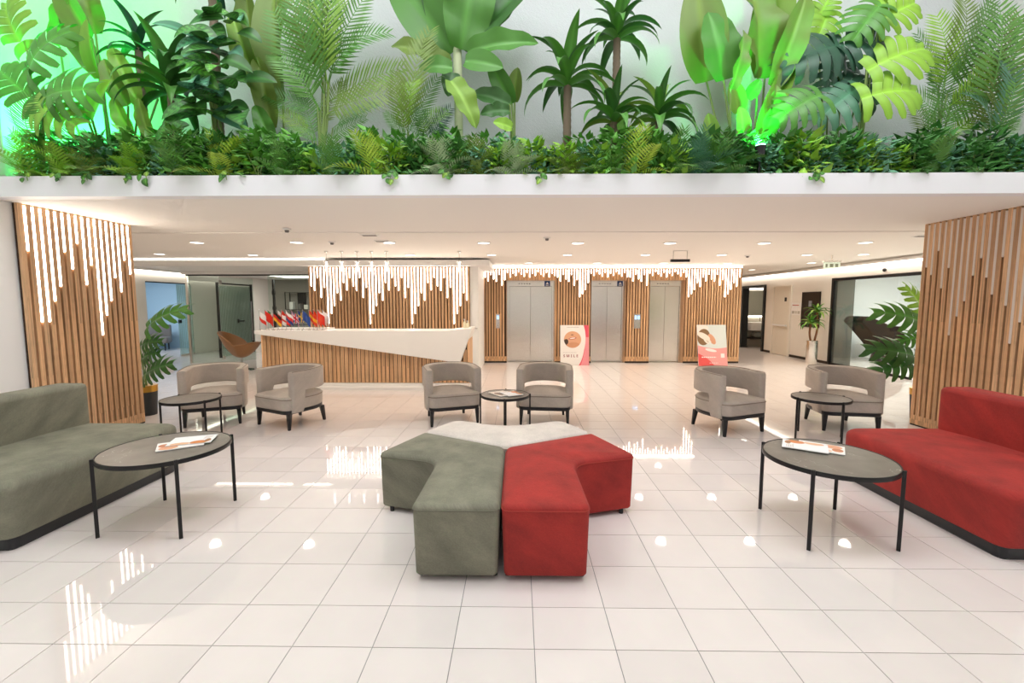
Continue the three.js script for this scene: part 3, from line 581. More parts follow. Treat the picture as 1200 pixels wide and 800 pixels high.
// ---------------------------------------------------------------- posters
{
  const smile = canvasTex(256, 370, (g, w, h) => {
    g.fillStyle = '#f6f1ec'; g.fillRect(0, 0, w, h);
    g.fillStyle = '#e9566a'; g.beginPath(); g.moveTo(w * 0.82, 0); g.quadraticCurveTo(w * 0.95, h * 0.3, w * 0.83, h * 0.62); g.quadraticCurveTo(w * 0.78, h * 0.85, w * 0.64, h); g.lineTo(w, h); g.lineTo(w, 0); g.fill();
    g.fillStyle = '#f39aa2'; g.beginPath(); g.moveTo(w * 0.9, h * 0.3); g.quadraticCurveTo(w * 0.84, h * 0.8, w * 0.7, h); g.lineTo(w, h); g.lineTo(w, h * 0.3); g.fill();
    g.save(); g.beginPath(); g.arc(w * 0.43, h * 0.36, w * 0.3, 0, 7); g.clip(); g.fillStyle = '#e3ad88'; g.fillRect(0, 0, w, h); g.fillStyle = '#4a342a'; g.beginPath(); g.ellipse(w * 0.16, h * 0.46, w * 0.1, h * 0.12, 0.5, 0, 7); g.fill(); g.fillStyle = '#d59a74'; g.beginPath(); g.ellipse(w * 0.46, h * 0.5, w * 0.24, h * 0.07, 0, 0, 7); g.fill();
    g.fillStyle = '#c66a5a'; g.beginPath(); g.ellipse(w * 0.43, h * 0.33, w * 0.14, h * 0.03, -0.15, 0, 7); g.fill(); g.fillStyle = '#fbf6f0'; g.beginPath(); g.ellipse(w * 0.43, h * 0.328, w * 0.1, h * 0.015, -0.15, 0, 7); g.fill(); g.fillStyle = '#8d5a44'; g.beginPath(); g.ellipse(w * 0.42, h * 0.245, w * 0.05, h * 0.012, 0, 0, 7); g.fill(); g.restore();
    g.fillStyle = '#8a3b46'; g.font = 'bold 34px sans-serif'; g.fillText('S M I L E', w * 0.1, h * 0.8);
    g.strokeStyle = '#b9aeb0'; g.lineWidth = 4; g.setLineDash([7, 4]); g.beginPath(); g.moveTo(w * 0.1, h * 0.685); g.lineTo(w * 0.56, h * 0.685); g.stroke(); g.strokeStyle = '#8f8486'; g.beginPath(); g.moveTo(w * 0.24, h * 0.05); g.lineTo(w * 0.66, h * 0.05); g.stroke();
  });
  const hands = canvasTex(256, 370, (g, w, h) => {
    g.fillStyle = '#dfe6e3'; g.fillRect(0, 0, w, h);
    g.fillStyle = '#f2ece4'; g.beginPath(); g.ellipse(w * 0.1, h * 0.08, w * 0.3, h * 0.1, 0, 0, 7); g.fill();
    g.fillStyle = '#8a6a48'; g.beginPath(); g.ellipse(w * 0.22, h * 0.3, w * 0.22, h * 0.2, 0.2, 0, 7); g.fill();
    g.fillStyle = '#e2a684'; g.beginPath(); g.ellipse(w * 0.5, h * 0.35, w * 0.1, h * 0.14, -0.5, 0, 7); g.fill();
    g.fillStyle = '#f3e7da'; g.beginPath(); g.ellipse(w * 0.22, h * 0.28, w * 0.24, h * 0.07, 0.5, 0, 7); g.fill(); g.beginPath(); g.ellipse(w * 0.38, h * 0.38, w * 0.12, h * 0.03, 0.7, 0, 7); g.fill(); g.beginPath(); g.ellipse(w * 0.3, h * 0.41, w * 0.12, h * 0.025, 0.8, 0, 7); g.fill();
    g.fillStyle = '#f0a7a4'; g.beginPath(); g.moveTo(0, h * 0.5); g.quadraticCurveTo(w * 0.5, h * 0.62, w, h * 0.55); g.lineTo(w, h); g.lineTo(0, h); g.fill();
    g.fillStyle = '#e85a58'; g.beginPath(); g.moveTo(0, h * 0.7); g.quadraticCurveTo(w * 0.35, h * 0.8, w * 0.55, h); g.lineTo(0, h); g.fill();
    g.fillStyle = '#f7f0ee'; g.beginPath(); g.ellipse(w * 0.45, h * 0.62, w * 0.2, h * 0.035, 0.2, 0, 7); g.fill(); g.fillRect(w * 0.78, h * 0.7, w * 0.13, h * 0.1);
    g.strokeStyle = '#ffffff'; g.lineWidth = 9; g.setLineDash([13, 5]); g.beginPath(); g.moveTo(w * 0.12, h * 0.79); g.lineTo(w * 0.62, h * 0.79); g.stroke(); g.lineWidth = 4; g.beginPath(); g.moveTo(w * 0.38, h * 0.93); g.lineTo(w * 0.68, h * 0.93); g.stroke();
  });
  const poster = (label, x, z, w, h, map, lean) => {
    const t = thing('poster_board', label, 'poster', [x, 0, z]); t.rotation.x = -lean;
    part(t, 'board', moved(box(w, h, 0.02), 0, h / 2, 0), M.white);
    part(t, 'print', new THREE.PlaneGeometry(w, h), std('#ffffff', 0.45, { map }), [0, h / 2, 0.0108]);
  };
  const p1 = onZ(673.5, 428, -11.28), p2 = onZ(835.5, 430, -11.2);
  poster('standing poster board with a round smile picture and pink edge', p1.x, -11.28, 0.74, 1.04, smile, 0.16);
  poster('standing poster board with gloved hands above a red lower half', p2.x, -11.2, 0.74, 1.06, hands, 0.2);
}

// ---------------------------------------------------------------- glass room beside the reception
{
  const gx = -8.68, gz = -11.5;
  const t = thing('glass_partition', 'frameless glass front with a dark top rail beside the reception wall', 'partition', [0, 0, 0]);
  part(t, 'top_rail', boxTo(gx, -4.78, 2.31, 2.345, gz - 0.03, gz + 0.03), M.blackMetal);
  for (const [a, b] of [[gx, -7.85], [-6.55, -4.78]]) part(t, 'pane', boxTo(a + 0.004, b - 0.004, 0.01, 2.31, gz - 0.006, gz + 0.006), M.glass);
  part(t, 'corner_post', boxTo(gx - 0.05, gx, 0, 2.345, gz - 0.05, gz + 0.0), M.steel);
  part(t, 'floor_channel', boxTo(-6.55, -4.78, 0, 0.03, gz - 0.02, gz + 0.02), M.blackMetal);
  const d = thing('glass_door', 'open clear glass door leaf with steel fittings by the corner post', 'door', [-7.85, 0, gz - 0.02], 1.1);
  part(d, 'pane', boxTo(0, 0.9, 0.01, 2.28, -0.006, 0.006), M.glass);
  part(d, 'hinge', boxTo(-0.01, 0.06, 2.1, 2.2, -0.015, 0.015), M.steel); part(d, 'hinge', boxTo(-0.01, 0.06, 0.1, 0.2, -0.015, 0.015), M.steel);
  part(d, 'pull_handle', moved(cyl(0.014, 0.014, 1.1, 10), 0.8, 1.1, 0.05), M.chrome);
  // side return with a frosted door
  const w = structure('wall_glass_room_side');
  part(w, 'lintel', boxTo(gx - 0.08, gx, 2.2, CANB, -15.55, gz - 0.05), M.wall);
  part(w, 'end_pier', boxTo(gx - 0.08, gx, -0.003, 2.2, -15.55, -14.35), M.wall);
  part(w, 'back', boxTo(gx - 0.08, -4.6, -0.003, CEIL, -15.75, -15.56), M.wallGrey);
  const f = thing('frosted_door', 'greenish frosted glass door in a black frame beside the glass room', 'door', [gx - 0.04, 0, 0]);
  part(f, 'frame', merged([boxTo(-0.02, 0.045, 0, 2.2, -12.70, -12.67), boxTo(-0.02, 0.045, 0, 2.2, -14.32, -14.28), boxTo(-0.02, 0.045, 2.15, 2.19, -14.28, -12.70)]), M.blackMetal);
  part(f, 'pane', boxTo(-0.006, 0.006, 0.01, 2.12, -13.48, -12.73), M.glassGreen);
  part(f, 'pane', boxTo(-0.006, 0.006, 0.01, 2.12, -14.27, -13.5), M.glassGreen);
  const h = part(f, 'handle', boxTo(0.01, 0.05, 1.02, 1.06, -13.85, -13.55), M.black); part(h, 'lock', boxTo(0.007, 0.02, 0.98, 1.1, -13.62, -13.54), M.black);
  part(f, 'fluted_film', merged(Array.from({ length: 26 }, (_, i) => boxTo(-0.012, -0.007, 0.02, 2.1, -12.76 - i * 0.058 - 0.02, -12.76 - i * 0.058))), M.glassGreen);
  const post = thing('black_door_post', 'slim black post with hinges at the edge of the glass room', 'post', [-7.35, 0, -13.2]);
  part(post, 'post', boxTo(-0.025, 0.025, 0, 2.3, -0.03, 0.03), M.blackMetal);
  part(post, 'hinge', boxTo(-0.04, 0.04, 1.85, 1.97, -0.035, 0.035), M.blackMetal); part(post, 'hinge', boxTo(-0.04, 0.04, 1.4, 1.5, -0.035, 0.035), M.blackMetal);
  part(post, 'foot_plate', boxTo(-0.06, 0.22, 0, 0.03, -0.06, 0.06), M.blackMetal);
  // shelf against the grey wall
  const s = thing('metal_shelf', 'black metal open shelf against the grey wall behind the glass', 'shelf', [-7.62, 0, -15.3]);
  for (const x of [-0.42, 0.42]) for (const z of [-0.16, 0.16]) part(s, 'upright', boxTo(x - 0.012, x + 0.012, 0, 1.98, z - 0.012, z + 0.012), M.blackMetal);
  for (const y of [0.3, 0.85, 1.38, 1.97]) part(s, 'shelf_board', boxTo(-0.42, 0.42, y - 0.012, y, -0.16, 0.16), M.blackMetal);
  part(s, 'back_panel', boxTo(-0.15, 0.15, 1.38, 1.96, -0.17, -0.155), M.blackMetal);
  const items = [[-0.27, 0.12, 0.26, '#f0eee8', 'white box standing on the black metal shelf'], [0.02, 0.1, 0.2, '#6d6a66', 'grey box standing on the black metal shelf'], [0.25, 0.14, 0.16, '#d9d3c8', 'small cream box standing on the black metal shelf']];
  for (const [x, w_, hh, c, l] of items) solid('storage_box', rbox(w_, hh, 0.18, 0.012), std(c, 0.6), [-7.62 + x, 1.381 + hh / 2, -15.3], l, 'box');
  const ac = thing('air_conditioner', 'white wall air conditioner above the black metal shelf', 'appliance', [-6.75, 2.1, -15.45]);
  part(ac, 'body', rbox(0.8, 0.28, 0.22, 0.04, 3), M.white); part(ac, 'louvre', boxTo(-0.35, 0.35, -0.13, -0.11, 0.02, 0.115), M.grey);
  areaLight('glass_room_panel', [1, 0.95, 0.88], K.room * 0.55, 1.2, 1.2, [-6.8, CANB - 0.025, -13.6], [-6.8, 0, -13.6]);
  const pl = thing('ceiling_panel_light', 'flat square lamp in the glass room ceiling', 'light', [-6.8, CANB, -13.6]); part(pl, 'diffuser', boxTo(-0.6, 0.6, -0.015, 0, -0.6, 0.6), M.downGlow); part(pl, 'frame', merged([boxTo(-0.62, -0.6, -0.018, 0, -0.62, 0.62), boxTo(0.6, 0.62, -0.018, 0, -0.62, 0.62)]), M.white);
}
// room with the blue wall behind the opening
{
  const s = thing('bench_seat', 'dark grey upholstered bench seat inside the blue room', 'sofa', [-12.6, 0, -14.6], 0.5);
  part(s, 'seat', softBlock(rounded([[-0.7, -0.35], [0.7, -0.35], [0.7, 0.35], [-0.7, 0.35]], 0.08), 0.25, 0.45, { r: 0.04 }), M.grey);
  part(s, 'backrest', softBlock(rounded([[-0.7, -0.35], [0.7, -0.35], [0.7, -0.2], [-0.7, -0.2]], 0.06), 0.45, 0.85, { r: 0.04, crown: 0.002 }), M.grey);
  for (const x of [-0.6, 0.6]) for (const z of [-0.28, 0.28]) part(s, 'leg', cyl(0.025, 0.018, 0.25, 8), M.black, [x, 0.125, z]);
  const tb = thing('round_table', 'small dark round table before the bench in the blue room', 'table', [-11.9, 0, -13.7]);
  part(tb, 'tabletop', cyl(0.28, 0.28, 0.025, 28), M.black, [0, 0.52, 0]); part(tb, 'stem', cyl(0.02, 0.02, 0.5, 10), M.black, [0, 0.26, 0]); part(tb, 'base', cyl(0.17, 0.17, 0.02, 24), M.black, [0, 0.01, 0]);
  const d = thing('glass_door', 'greenish sliding glass leaf in the blue room opening', 'door', [FARL + 0.03, 0, -13.32]);
  part(d, 'pane', boxTo(-0.006, 0.006, 0.02, 2.16, -0.29, 0.29), M.glassGreen); part(d, 'fluted_film', merged(Array.from({ length: 10 }, (_, i) => boxTo(0.007, 0.012, 0.03, 2.14, -0.28 + i * 0.058, -0.26 + i * 0.058))), M.glassGreen);
  part(d, 'lock', boxTo(-0.02, 0.03, 1.0, 1.1, 0.19, 0.28), M.black); part(d, 'bottom_rail', boxTo(-0.015, 0.015, 0, 0.06, -0.29, 0.29), M.steel);
  solid('trim_2', boxTo(FARL - 0.02, FARL + 0.02, 2.17, 2.2, -13.6, -11.99), M.blackMetal);
  areaLight('blue_room_panel', K.cool, K.room * 1.1, 1.2, 1.2, [-12.2, CEIL - 0.03, -13.2], [-12.2, 0, -13.2]);
  const pl = thing('ceiling_panel_light', 'flat square lamp in the blue room ceiling', 'light', [-12.2, CEIL, -13.2]); part(pl, 'diffuser', boxTo(-0.6, 0.6, -0.015, 0, -0.6, 0.6), M.downGlow); part(pl, 'frame', merged([boxTo(-0.62, -0.6, -0.018, 0, -0.62, 0.62), boxTo(0.6, 0.62, -0.018, 0, -0.62, 0.62)]), M.white);
}
// tan shell chair
{
  const t = thing('shell_chair', 'tan leather shell lounge chair on a chrome pedestal beside the desk', 'chair', [-6.62, 0, -10.35], 0.15);
  const shell = (off) => (u, v, o) => {
    const a = u * Math.PI * 2, c = Math.cos(a), s = Math.sin(a), back = Math.max(0, -c), side = Math.abs(s);
    const rx = 0.45 - off, rz = 0.37 - off, rim = 0.61 + 0.31 * back ** 0.75 + 0.05 * Math.max(0, c), y = 0.30 + off + (rim - 0.30 - off) * v ** 2.1;
    o.set(rx * c * v - 0.02 * back * v, y, rz * s * v);
  };
  const grid = (fn, flip) => { const g = new THREE.PlaneGeometry(1, 1, 40, 14), p = g.attributes.position, o = V(0, 0, 0); for (let i = 0; i < p.count; i++) { fn(p.getX(i) + 0.5, p.getY(i) + 0.5, o); p.setXYZ(i, o.x, o.y, o.z); } if (flip) { const x = g.index.array; for (let i = 0; i < x.length; i += 3) [x[i], x[i + 1]] = [x[i + 1], x[i]]; } g.computeVertexNormals(); return g; };
  part(t, 'shell', merged([grid(shell(0), false), grid(shell(0.035), true)]), phys('#93683f', 0.5, { clearcoat: 0.1, side: THREE.DoubleSide }));
  const rimPts = Array.from({ length: 40 }, (_, i) => { const o = V(0, 0, 0); shell(0.0175)(i / 40, 1, o); return o; });
  part(t, 'rim', new THREE.TubeGeometry(new THREE.CatmullRomCurve3(rimPts, true), 80, 0.019, 6, true), M.tan);
  part(t, 'pedestal', cyl(0.025, 0.03, 0.3, 14), M.chrome, [0, 0.15, 0]);
  part(t, 'base_disc', cyl(0.26, 0.27, 0.015, 32), M.chrome, [0, 0.0075, 0]);
}

// ---------------------------------------------------------------- right-hand wall
{
  const x = FARR;
  const d = structure('door_1', [x, 0, 0]);
  part(d, 'leaf', boxTo(-0.03, -0.002, 0.01, 2.1, -14.1, -13.3), std('#ece6d8', 0.5));
  part(d, 'frame', merged([boxTo(-0.05, -0.001, 0, 2.14, -14.17, -14.1), boxTo(-0.05, -0.001, 0, 2.14, -13.3, -13.23), boxTo(-0.05, -0.001, 2.1, 2.14, -14.1, -13.3)]), std('#f0ebe0', 0.5));
  const bar = part(d, 'push_bar', moved(rbox(0.05, 0.05, 0.7, 0.01), -0.075, 0.92, -13.7), M.paper); part(bar, 'bracket', boxTo(-0.06, -0.02, 0.9, 0.94, -14.05, -14.0), M.steel);
  part(d, 'door_sign', boxTo(-0.036, -0.03, 1.65, 1.77, -13.55, -13.45), M.black);
  const o = structure('door_2', [x, 0, 0]);
  part(o, 'frame', merged([boxTo(-0.06, 0.16, 0, 2.2, -14.7, -14.62), boxTo(-0.06, 0.16, 0, 2.2, -16.1, -16.0), boxTo(-0.06, 0.16, 2.12, 2.2, -16.0, -14.7)]), M.blackWood);
  // washroom beyond
  const wash = solid('wall_washroom', merged([boxTo(x + 0.15, 12, -0.003, CEIL, -16.6, -16.45), boxTo(x + 0.15, 12, -0.003, CEIL, -14.4, -14.3)]), std('#d8d1c2', 0.6));
  const v = thing('vanity_counter', 'white washroom counter with a dark shelf beneath seen through the dark doorway', 'counter', [9.3, 0, -16.2]);
  part(v, 'worktop', boxTo(-0.9, 1.2, 0.62, 0.9, -0.25, 0.3), M.white); part(v, 'shelf', boxTo(-0.9, 1.2, 0.3, 0.34, -0.25, 0.28), M.darkPlinth);
  for (const q of [-0.4, 0.3]) part(v, 'tap', moved(cyl(0.015, 0.015, 0.22, 8), q, 1.0, -0.1), M.chrome);
  for (const [q, c, l] of [[-0.55, '#8c8f8a', 'grey folded towel bundle under the washroom counter'], [-0.1, '#6c7f5c', 'green folded towel bundle under the washroom counter']]) solid('towel_bundle', rbox(0.3, 0.2, 0.3, 0.07, 3), std(c, 0.9), [9.3 + q, 0.442, -16.2], l, 'towel');
  const mi = thing('wall_mirror', 'lit washroom mirror above the white counter', 'mirror', [9.3, 1.55, -16.43]);
  part(mi, 'mirror_glass', boxTo(-0.9, 1.2, -0.4, 0.5, -0.005, 0.0), std('#cfd2cc', 0.05, { metalness: 1 }));
  part(mi, 'light_strip', boxTo(-0.9, 1.2, -0.47, -0.42, 0, 0.03), M.coveGlow); part(mi, 'light_strip', boxTo(-0.9, 1.2, 0.54, 0.6, 0, 0.03), M.coveGlow);
  areaLight('mirror_light', K.cove, K.room * 1.2, 2.1, 0.1, [9.45, 2.08, -16.38], [9.45, 1.0, -15.5]);
  // notices
  const n = thing('safety_notice', 'clear framed safety notices beside the white door', 'notice', [x - 0.012, 1.43, -13.0], -R2);
  part(n, 'backing', box(0.44, 0.36, 0.012), M.paper); part(n, 'red_heading', boxTo(-0.17, 0.12, 0.1, 0.12, 0.006, 0.009), std('#b8382c', 0.6));
  for (let i = 0; i < 3; i++) part(n, 'notice_sheet', boxTo(-0.18 + i * 0.13, -0.08 + i * 0.13, -0.14, -0.06, 0.006, 0.009), std(['#b9b4aa', '#d6d2c8', '#c7c2b6'][i], 0.6));
  const b = thing('notice_board', 'black wall board with a small grey plate behind the potted dracaena', 'board', [x - 0.02, 1.42, -12.36], -R2);
  part(b, 'board', rbox(0.76, 0.98, 0.03, 0.006), std('#1d1513', 0.35)); part(b, 'plate', boxTo(-0.06, 0.06, 0.08, 0.24, 0.015, 0.02), std('#8f96a6', 0.4));
  // glass front of the bright room
  const g = thing('glass_partition', 'large glass front in a black frame before the bright white room', 'partition', [x + 0.06, 0, 0]);
  part(g, 'frame', merged([boxTo(-0.06, 0.06, 0, 2.24, -11.62, -11.55), boxTo(-0.06, 0.06, 2.17, 2.23, -11.55, -6.0), boxTo(-0.03, 0.03, 0, 0.05, -11.55, -9.2)]), M.blackMetal);
  part(g, 'pane', boxTo(-0.006, 0.006, 0.05, 2.17, -11.545, -10.9), phys('#aeb4ae', 0.08, { transmission: 0.85, thickness: 0 }));
  for (const [a, c] of [[-10.9, -9.66], [-9.65, -8.6], [-8.59, -7.2]]) part(g, 'pane', boxTo(-0.006, 0.006, 0.04, 2.17, a + 0.006, c - 0.006), M.glass);
  const lk = part(g, 'lock', boxTo(-0.04, 0.03, 1.0, 1.1, -9.75, -9.52), M.black);
  // inside the bright room
  const c = thing('lounge_chair', 'black high-backed reclining chair behind the glass front', 'chair', [9.75, 0, -12.1], 0.1);
  const pr = new THREE.Shape(); pr.moveTo(-0.66, 1.1); pr.quadraticCurveTo(-0.62, 1.24, -0.45, 1.2); pr.quadraticCurveTo(0.1, 1.0, 0.5, 0.8); pr.quadraticCurveTo(0.66, 0.66, 0.55, 0.42); pr.lineTo(0.2, 0.22); pr.quadraticCurveTo(-0.2, 0.7, -0.66, 1.1);
  part(c, 'shell', metreUV(new THREE.ExtrudeGeometry(pr, { depth: 0.5, bevelEnabled: true, bevelSize: 0.04, bevelThickness: 0.05, bevelSegments: 4 })), phys('#0d0d0e', 0.6, { specularIntensity: 0.25 }), [0, 0, -0.25]);
  part(c, 'arm', moved(rbox(0.45, 0.14, 0.1, 0.04, 3), 0.35, 0.5, 0.33), M.black); part(c, 'arm', moved(rbox(0.45, 0.14, 0.1, 0.04, 3), 0.35, 0.5, -0.33), M.black);
  part(c, 'base', moved(cyl(0.24, 0.32, 0.3, 24), 0.3, 0.15, 0), M.black);
  const so = thing('sofa', 'low dark sofa against the white wall behind the glass front', 'sofa', [11.25, 0, -11.0], -R2);
  part(so, 'seat', softBlock(rounded([[-1, -0.4], [1, -0.4], [1, 0.4], [-1, 0.4]], 0.08), 0.1, 0.42, { r: 0.05 }), std('#4b4a45', 0.8)); part(so, 'backrest', softBlock(rounded([[-1, -0.4], [1, -0.4], [1, -0.18], [-1, -0.18]], 0.07), 0.42, 0.8, { r: 0.05, crown: 0.002 }), std('#4b4a45', 0.8));
  part(so, 'plinth', boxTo(-0.95, 0.95, 0, 0.1, -0.35, 0.35), M.black);
  areaLight('bright_room_panel', [1, 0.98, 0.95], K.room * 1.1, 2.4, 1.2, [10.2, CEIL - 0.03, -10.3], [10.2, 0, -10.3]);
  const pl = thing('ceiling_panel_light', 'flat long lamp in the ceiling of the bright room', 'light', [10.2, CEIL, -10.3]); part(pl, 'diffuser', boxTo(-1.2, 1.2, -0.015, 0, -0.6, 0.6), M.downGlow); part(pl, 'frame', merged([boxTo(-1.22, 1.22, -0.018, 0, -0.62, -0.6), boxTo(-1.22, 1.22, -0.018, 0, 0.6, 0.62)]), M.white);
}
// ---------------------------------------------------------------- ceiling fittings
{
  const s = thing('hanging_sign', 'slim dark sign hung edge-on from the lobby ceiling', 'sign', [onY(797, 304, 2.42).x, 2.40, onY(797, 304, 2.42).z]);
  part(s, 'board', rbox(0.36, 0.05, 0.05, 0.006), M.black); for (const x of [-0.13, 0.13]) part(s, 'wire', moved(cyl(0.004, 0.004, CEIL - 2.42, 5), x, (CEIL - 2.42) / 2 + 0.025, 0), M.grey);
  part(s, 'ceiling_bar', boxTo(-0.14, 0.14, CEIL - 2.40 - 0.012, CEIL - 2.40, -0.012, 0.012), M.white);
  const e = thing('exit_sign', 'glowing glass exit sign hung before the cove by the glass front', 'sign', [6.5, 2.34, -9.3]);
  part(e, 'housing', boxTo(-0.18, 0.18, 0.1, 0.14, -0.03, 0.03), M.steel); part(e, 'rod', boxTo(-0.01, 0.01, 0.14, CEIL - 2.34, -0.01, 0.01), M.steel);
  const pn = part(e, 'panel', boxTo(-0.17, 0.17, -0.04, 0.1, -0.004, 0.004), phys('#f6fff4', 0.1, { transmission: 0.5, thickness: 0, emissive: new THREE.Color(0.9, 0.95, 0.8), emissiveIntensity: 0.4 }));
  for (const [a, b] of [[-0.13, -0.09], [-0.04, 0.03], [0.07, 0.13]]) part(pn, 'pictogram', boxTo(a, b, 0.0, 0.07, 0.005, 0.007), std('#8a8f7a', 0.6));
  const detector = (px, py, label) => { const p = onY(px, py, CEIL), t = thing('smoke_detector', label, 'detector', [p.x, CEIL, p.z]); part(t, 'base', cyl(0.055, 0.055, 0.02, 18), M.white, [0, -0.01, 0]); part(t, 'sensor', cyl(0.03, 0.022, 0.03, 14), M.grey, [0, -0.033, 0]); };
  detector(389, 283, 'round smoke detector in the ceiling above the reception desk'); detector(876, 299, 'small round smoke detector in the ceiling before the oak elevator wall');
  detector(641, 278, 'tiny ceiling sensor above the middle armchairs'); detector(336, 268, 'tiny ceiling sensor near the soffit edge');
  const cam = thing('dome_camera', 'small black dome camera above the glass front', 'camera', [FARR - 0.03, 2.33, -9.95]); part(cam, 'dome', new THREE.SphereGeometry(0.04, 14, 10), M.black); part(cam, 'mount', cyl(0.035, 0.035, 0.03, 14).rotateZ(R2), M.white, [0.015, 0, 0]);
  const dif = (px, py, w, label) => { const p = onY(px, py, CEIL), t = thing('air_diffuser', label, 'vent', [p.x, CEIL, p.z]); part(t, 'frame', boxTo(-w, w, -0.012, 0, -0.06, 0.06), M.white); for (const z of [-0.03, 0, 0.03]) part(t, 'slot', boxTo(-w + 0.02, w - 0.02, -0.015, -0.012, z - 0.008, z + 0.008), M.grey); };
  dif(448, 282, 0.12, 'slotted white air outlet in the ceiling above the desk'); dif(433, 275, 0.12, 'slotted white air outlet near the soffit edge above the desk'); dif(1083, 276, 0.14, 'slotted white air outlet in the ceiling near the oak panel');
  // slim pendant lamps above the desk
  const cups = [382, 400, 418, 435, 452.5, 538];
  cups.forEach((px, k) => {
    const p = onY(px, 294, CEIL), t = thing('pendant_lamp', 'slim clear glass pendant lamp hanging over the reception desk', 'lamp', [p.x, CEIL, p.z], 0, 'pendant lamps over the reception desk');
    part(t, 'ceiling_cup', cyl(0.035, 0.035, 0.03, 16), M.chrome, [0, -0.015, 0]); part(t, 'cable', cyl(0.003, 0.003, 0.17, 5), M.grey, [0, -0.115, 0]);
    const sh = part(t, 'shade', new THREE.CylinderGeometry(0.05, 0.05, 0.26, 20, 1, true), phys('#ffffff', 0.05, { transmission: 0.95, thickness: 0, side: THREE.DoubleSide }), [0, -0.33, 0]);
    part(sh, 'lamp_tube', cyl(0.016, 0.016, 0.16, 12), M.downGlow, [0, 0.03, 0]);
    part(t, 'cap', cyl(0.05, 0.05, 0.012, 20), M.chrome, [0, -0.198, 0]);
  });
}

// ---------------------------------------------------------------- plants
const leafMat = (hex, rough = 0.45) => phys(hex, rough, { vertexColors: true, side: THREE.DoubleSide, transmission: 0.12, thickness: 0 });
const G = { dark: leafMat('#3a6a2e'), deep: leafMat('#285240'), mid: leafMat('#528c36'), light: leafMat('#84ab42', 0.5), olive: leafMat('#748f3c', 0.5), lime: leafMat('#8fbf3c', 0.5), yellow: leafMat('#b9d652', 0.55), palm: leafMat('#5f9440', 0.5), blue: leafMat('#4d8268', 0.45), pale: leafMat('#a9c09a', 0.5), shrub: leafMat('#4f8a42'), shrubBlue: leafMat('#6ba184'), shrubMid: leafMat('#6aa848') };
const bark = std('#8b7a68', 0.9, { bumpMap: clothBump, bumpScale: 0.004 }), barkBrown = std('#7a5236', 0.9), stalk = std('#8aa35c', 0.6), stemPale = std('#c5cfa4', 0.6);
// blade of unit length along a curve in the x-y plane (x outward, y up), width across z; e0, e1 elevation at base and tip
function bladeGeo(e0, e1, W, prof, { n = 12, m = 4, fold = 0.15, wave = 0, rib = 1.35, pw = 1, cream = false } = {}) {
  const pos = [], col = [], idx = []; let x = 0, y = 0;
  for (let i = 0; i <= n; i++) {
    const t = i / n, e = e0 + (e1 - e0) * t ** pw; if (i) { x += Math.cos(e) / n; y += Math.sin(e) / n; }
    const w = W / 2 * prof(t), nx = -Math.sin(e), ny = Math.cos(e);
    for (let j = -m; j <= m; j++) {
      const s = j / m, up = Math.abs(s) * w * fold * 2 + wave * w * Math.sin(t * 17 + (s > 0 ? 1 : 0)) * Math.abs(s), c = j === 0 ? rib : cream && Math.abs(s) < 0.7 && t > 0.12 && t < 0.85 && Math.sin(t * 42 - Math.abs(s) * 7) > 0.2 ? 2.6 : 0.93 + 0.07 * Math.abs(Math.sin(t * 40 + Math.abs(s) * 6));
      pos.push(x + nx * up, y + ny * up, s * w); col.push(c, c, c * 0.95);
    }
  }
  const k = 2 * m + 1; for (let i = 0; i < n; i++) for (let j = 0; j < 2 * m; j++) { const a = i * k + j; idx.push(a, a + 1, a + k, a + 1, a + k + 1, a + k); }
  const g = new THREE.BufferGeometry(); g.setAttribute('position', new THREE.Float32BufferAttribute(pos, 3)); g.setAttribute('color', new THREE.Float32BufferAttribute(col, 3)); g.setIndex(idx); g.computeVertexNormals(); return g;
}
const paddleProf = (t) => Math.sin(Math.PI * Math.min(1, 0.06 + t * 0.94) ** 0.8) ** 0.62, strapProf = (t) => Math.min(1, 0.42 + t * 2.4) * (1 - t ** 2.6), ovalProf = (t) => Math.sin(Math.PI * t ** 0.85) ** 0.8;
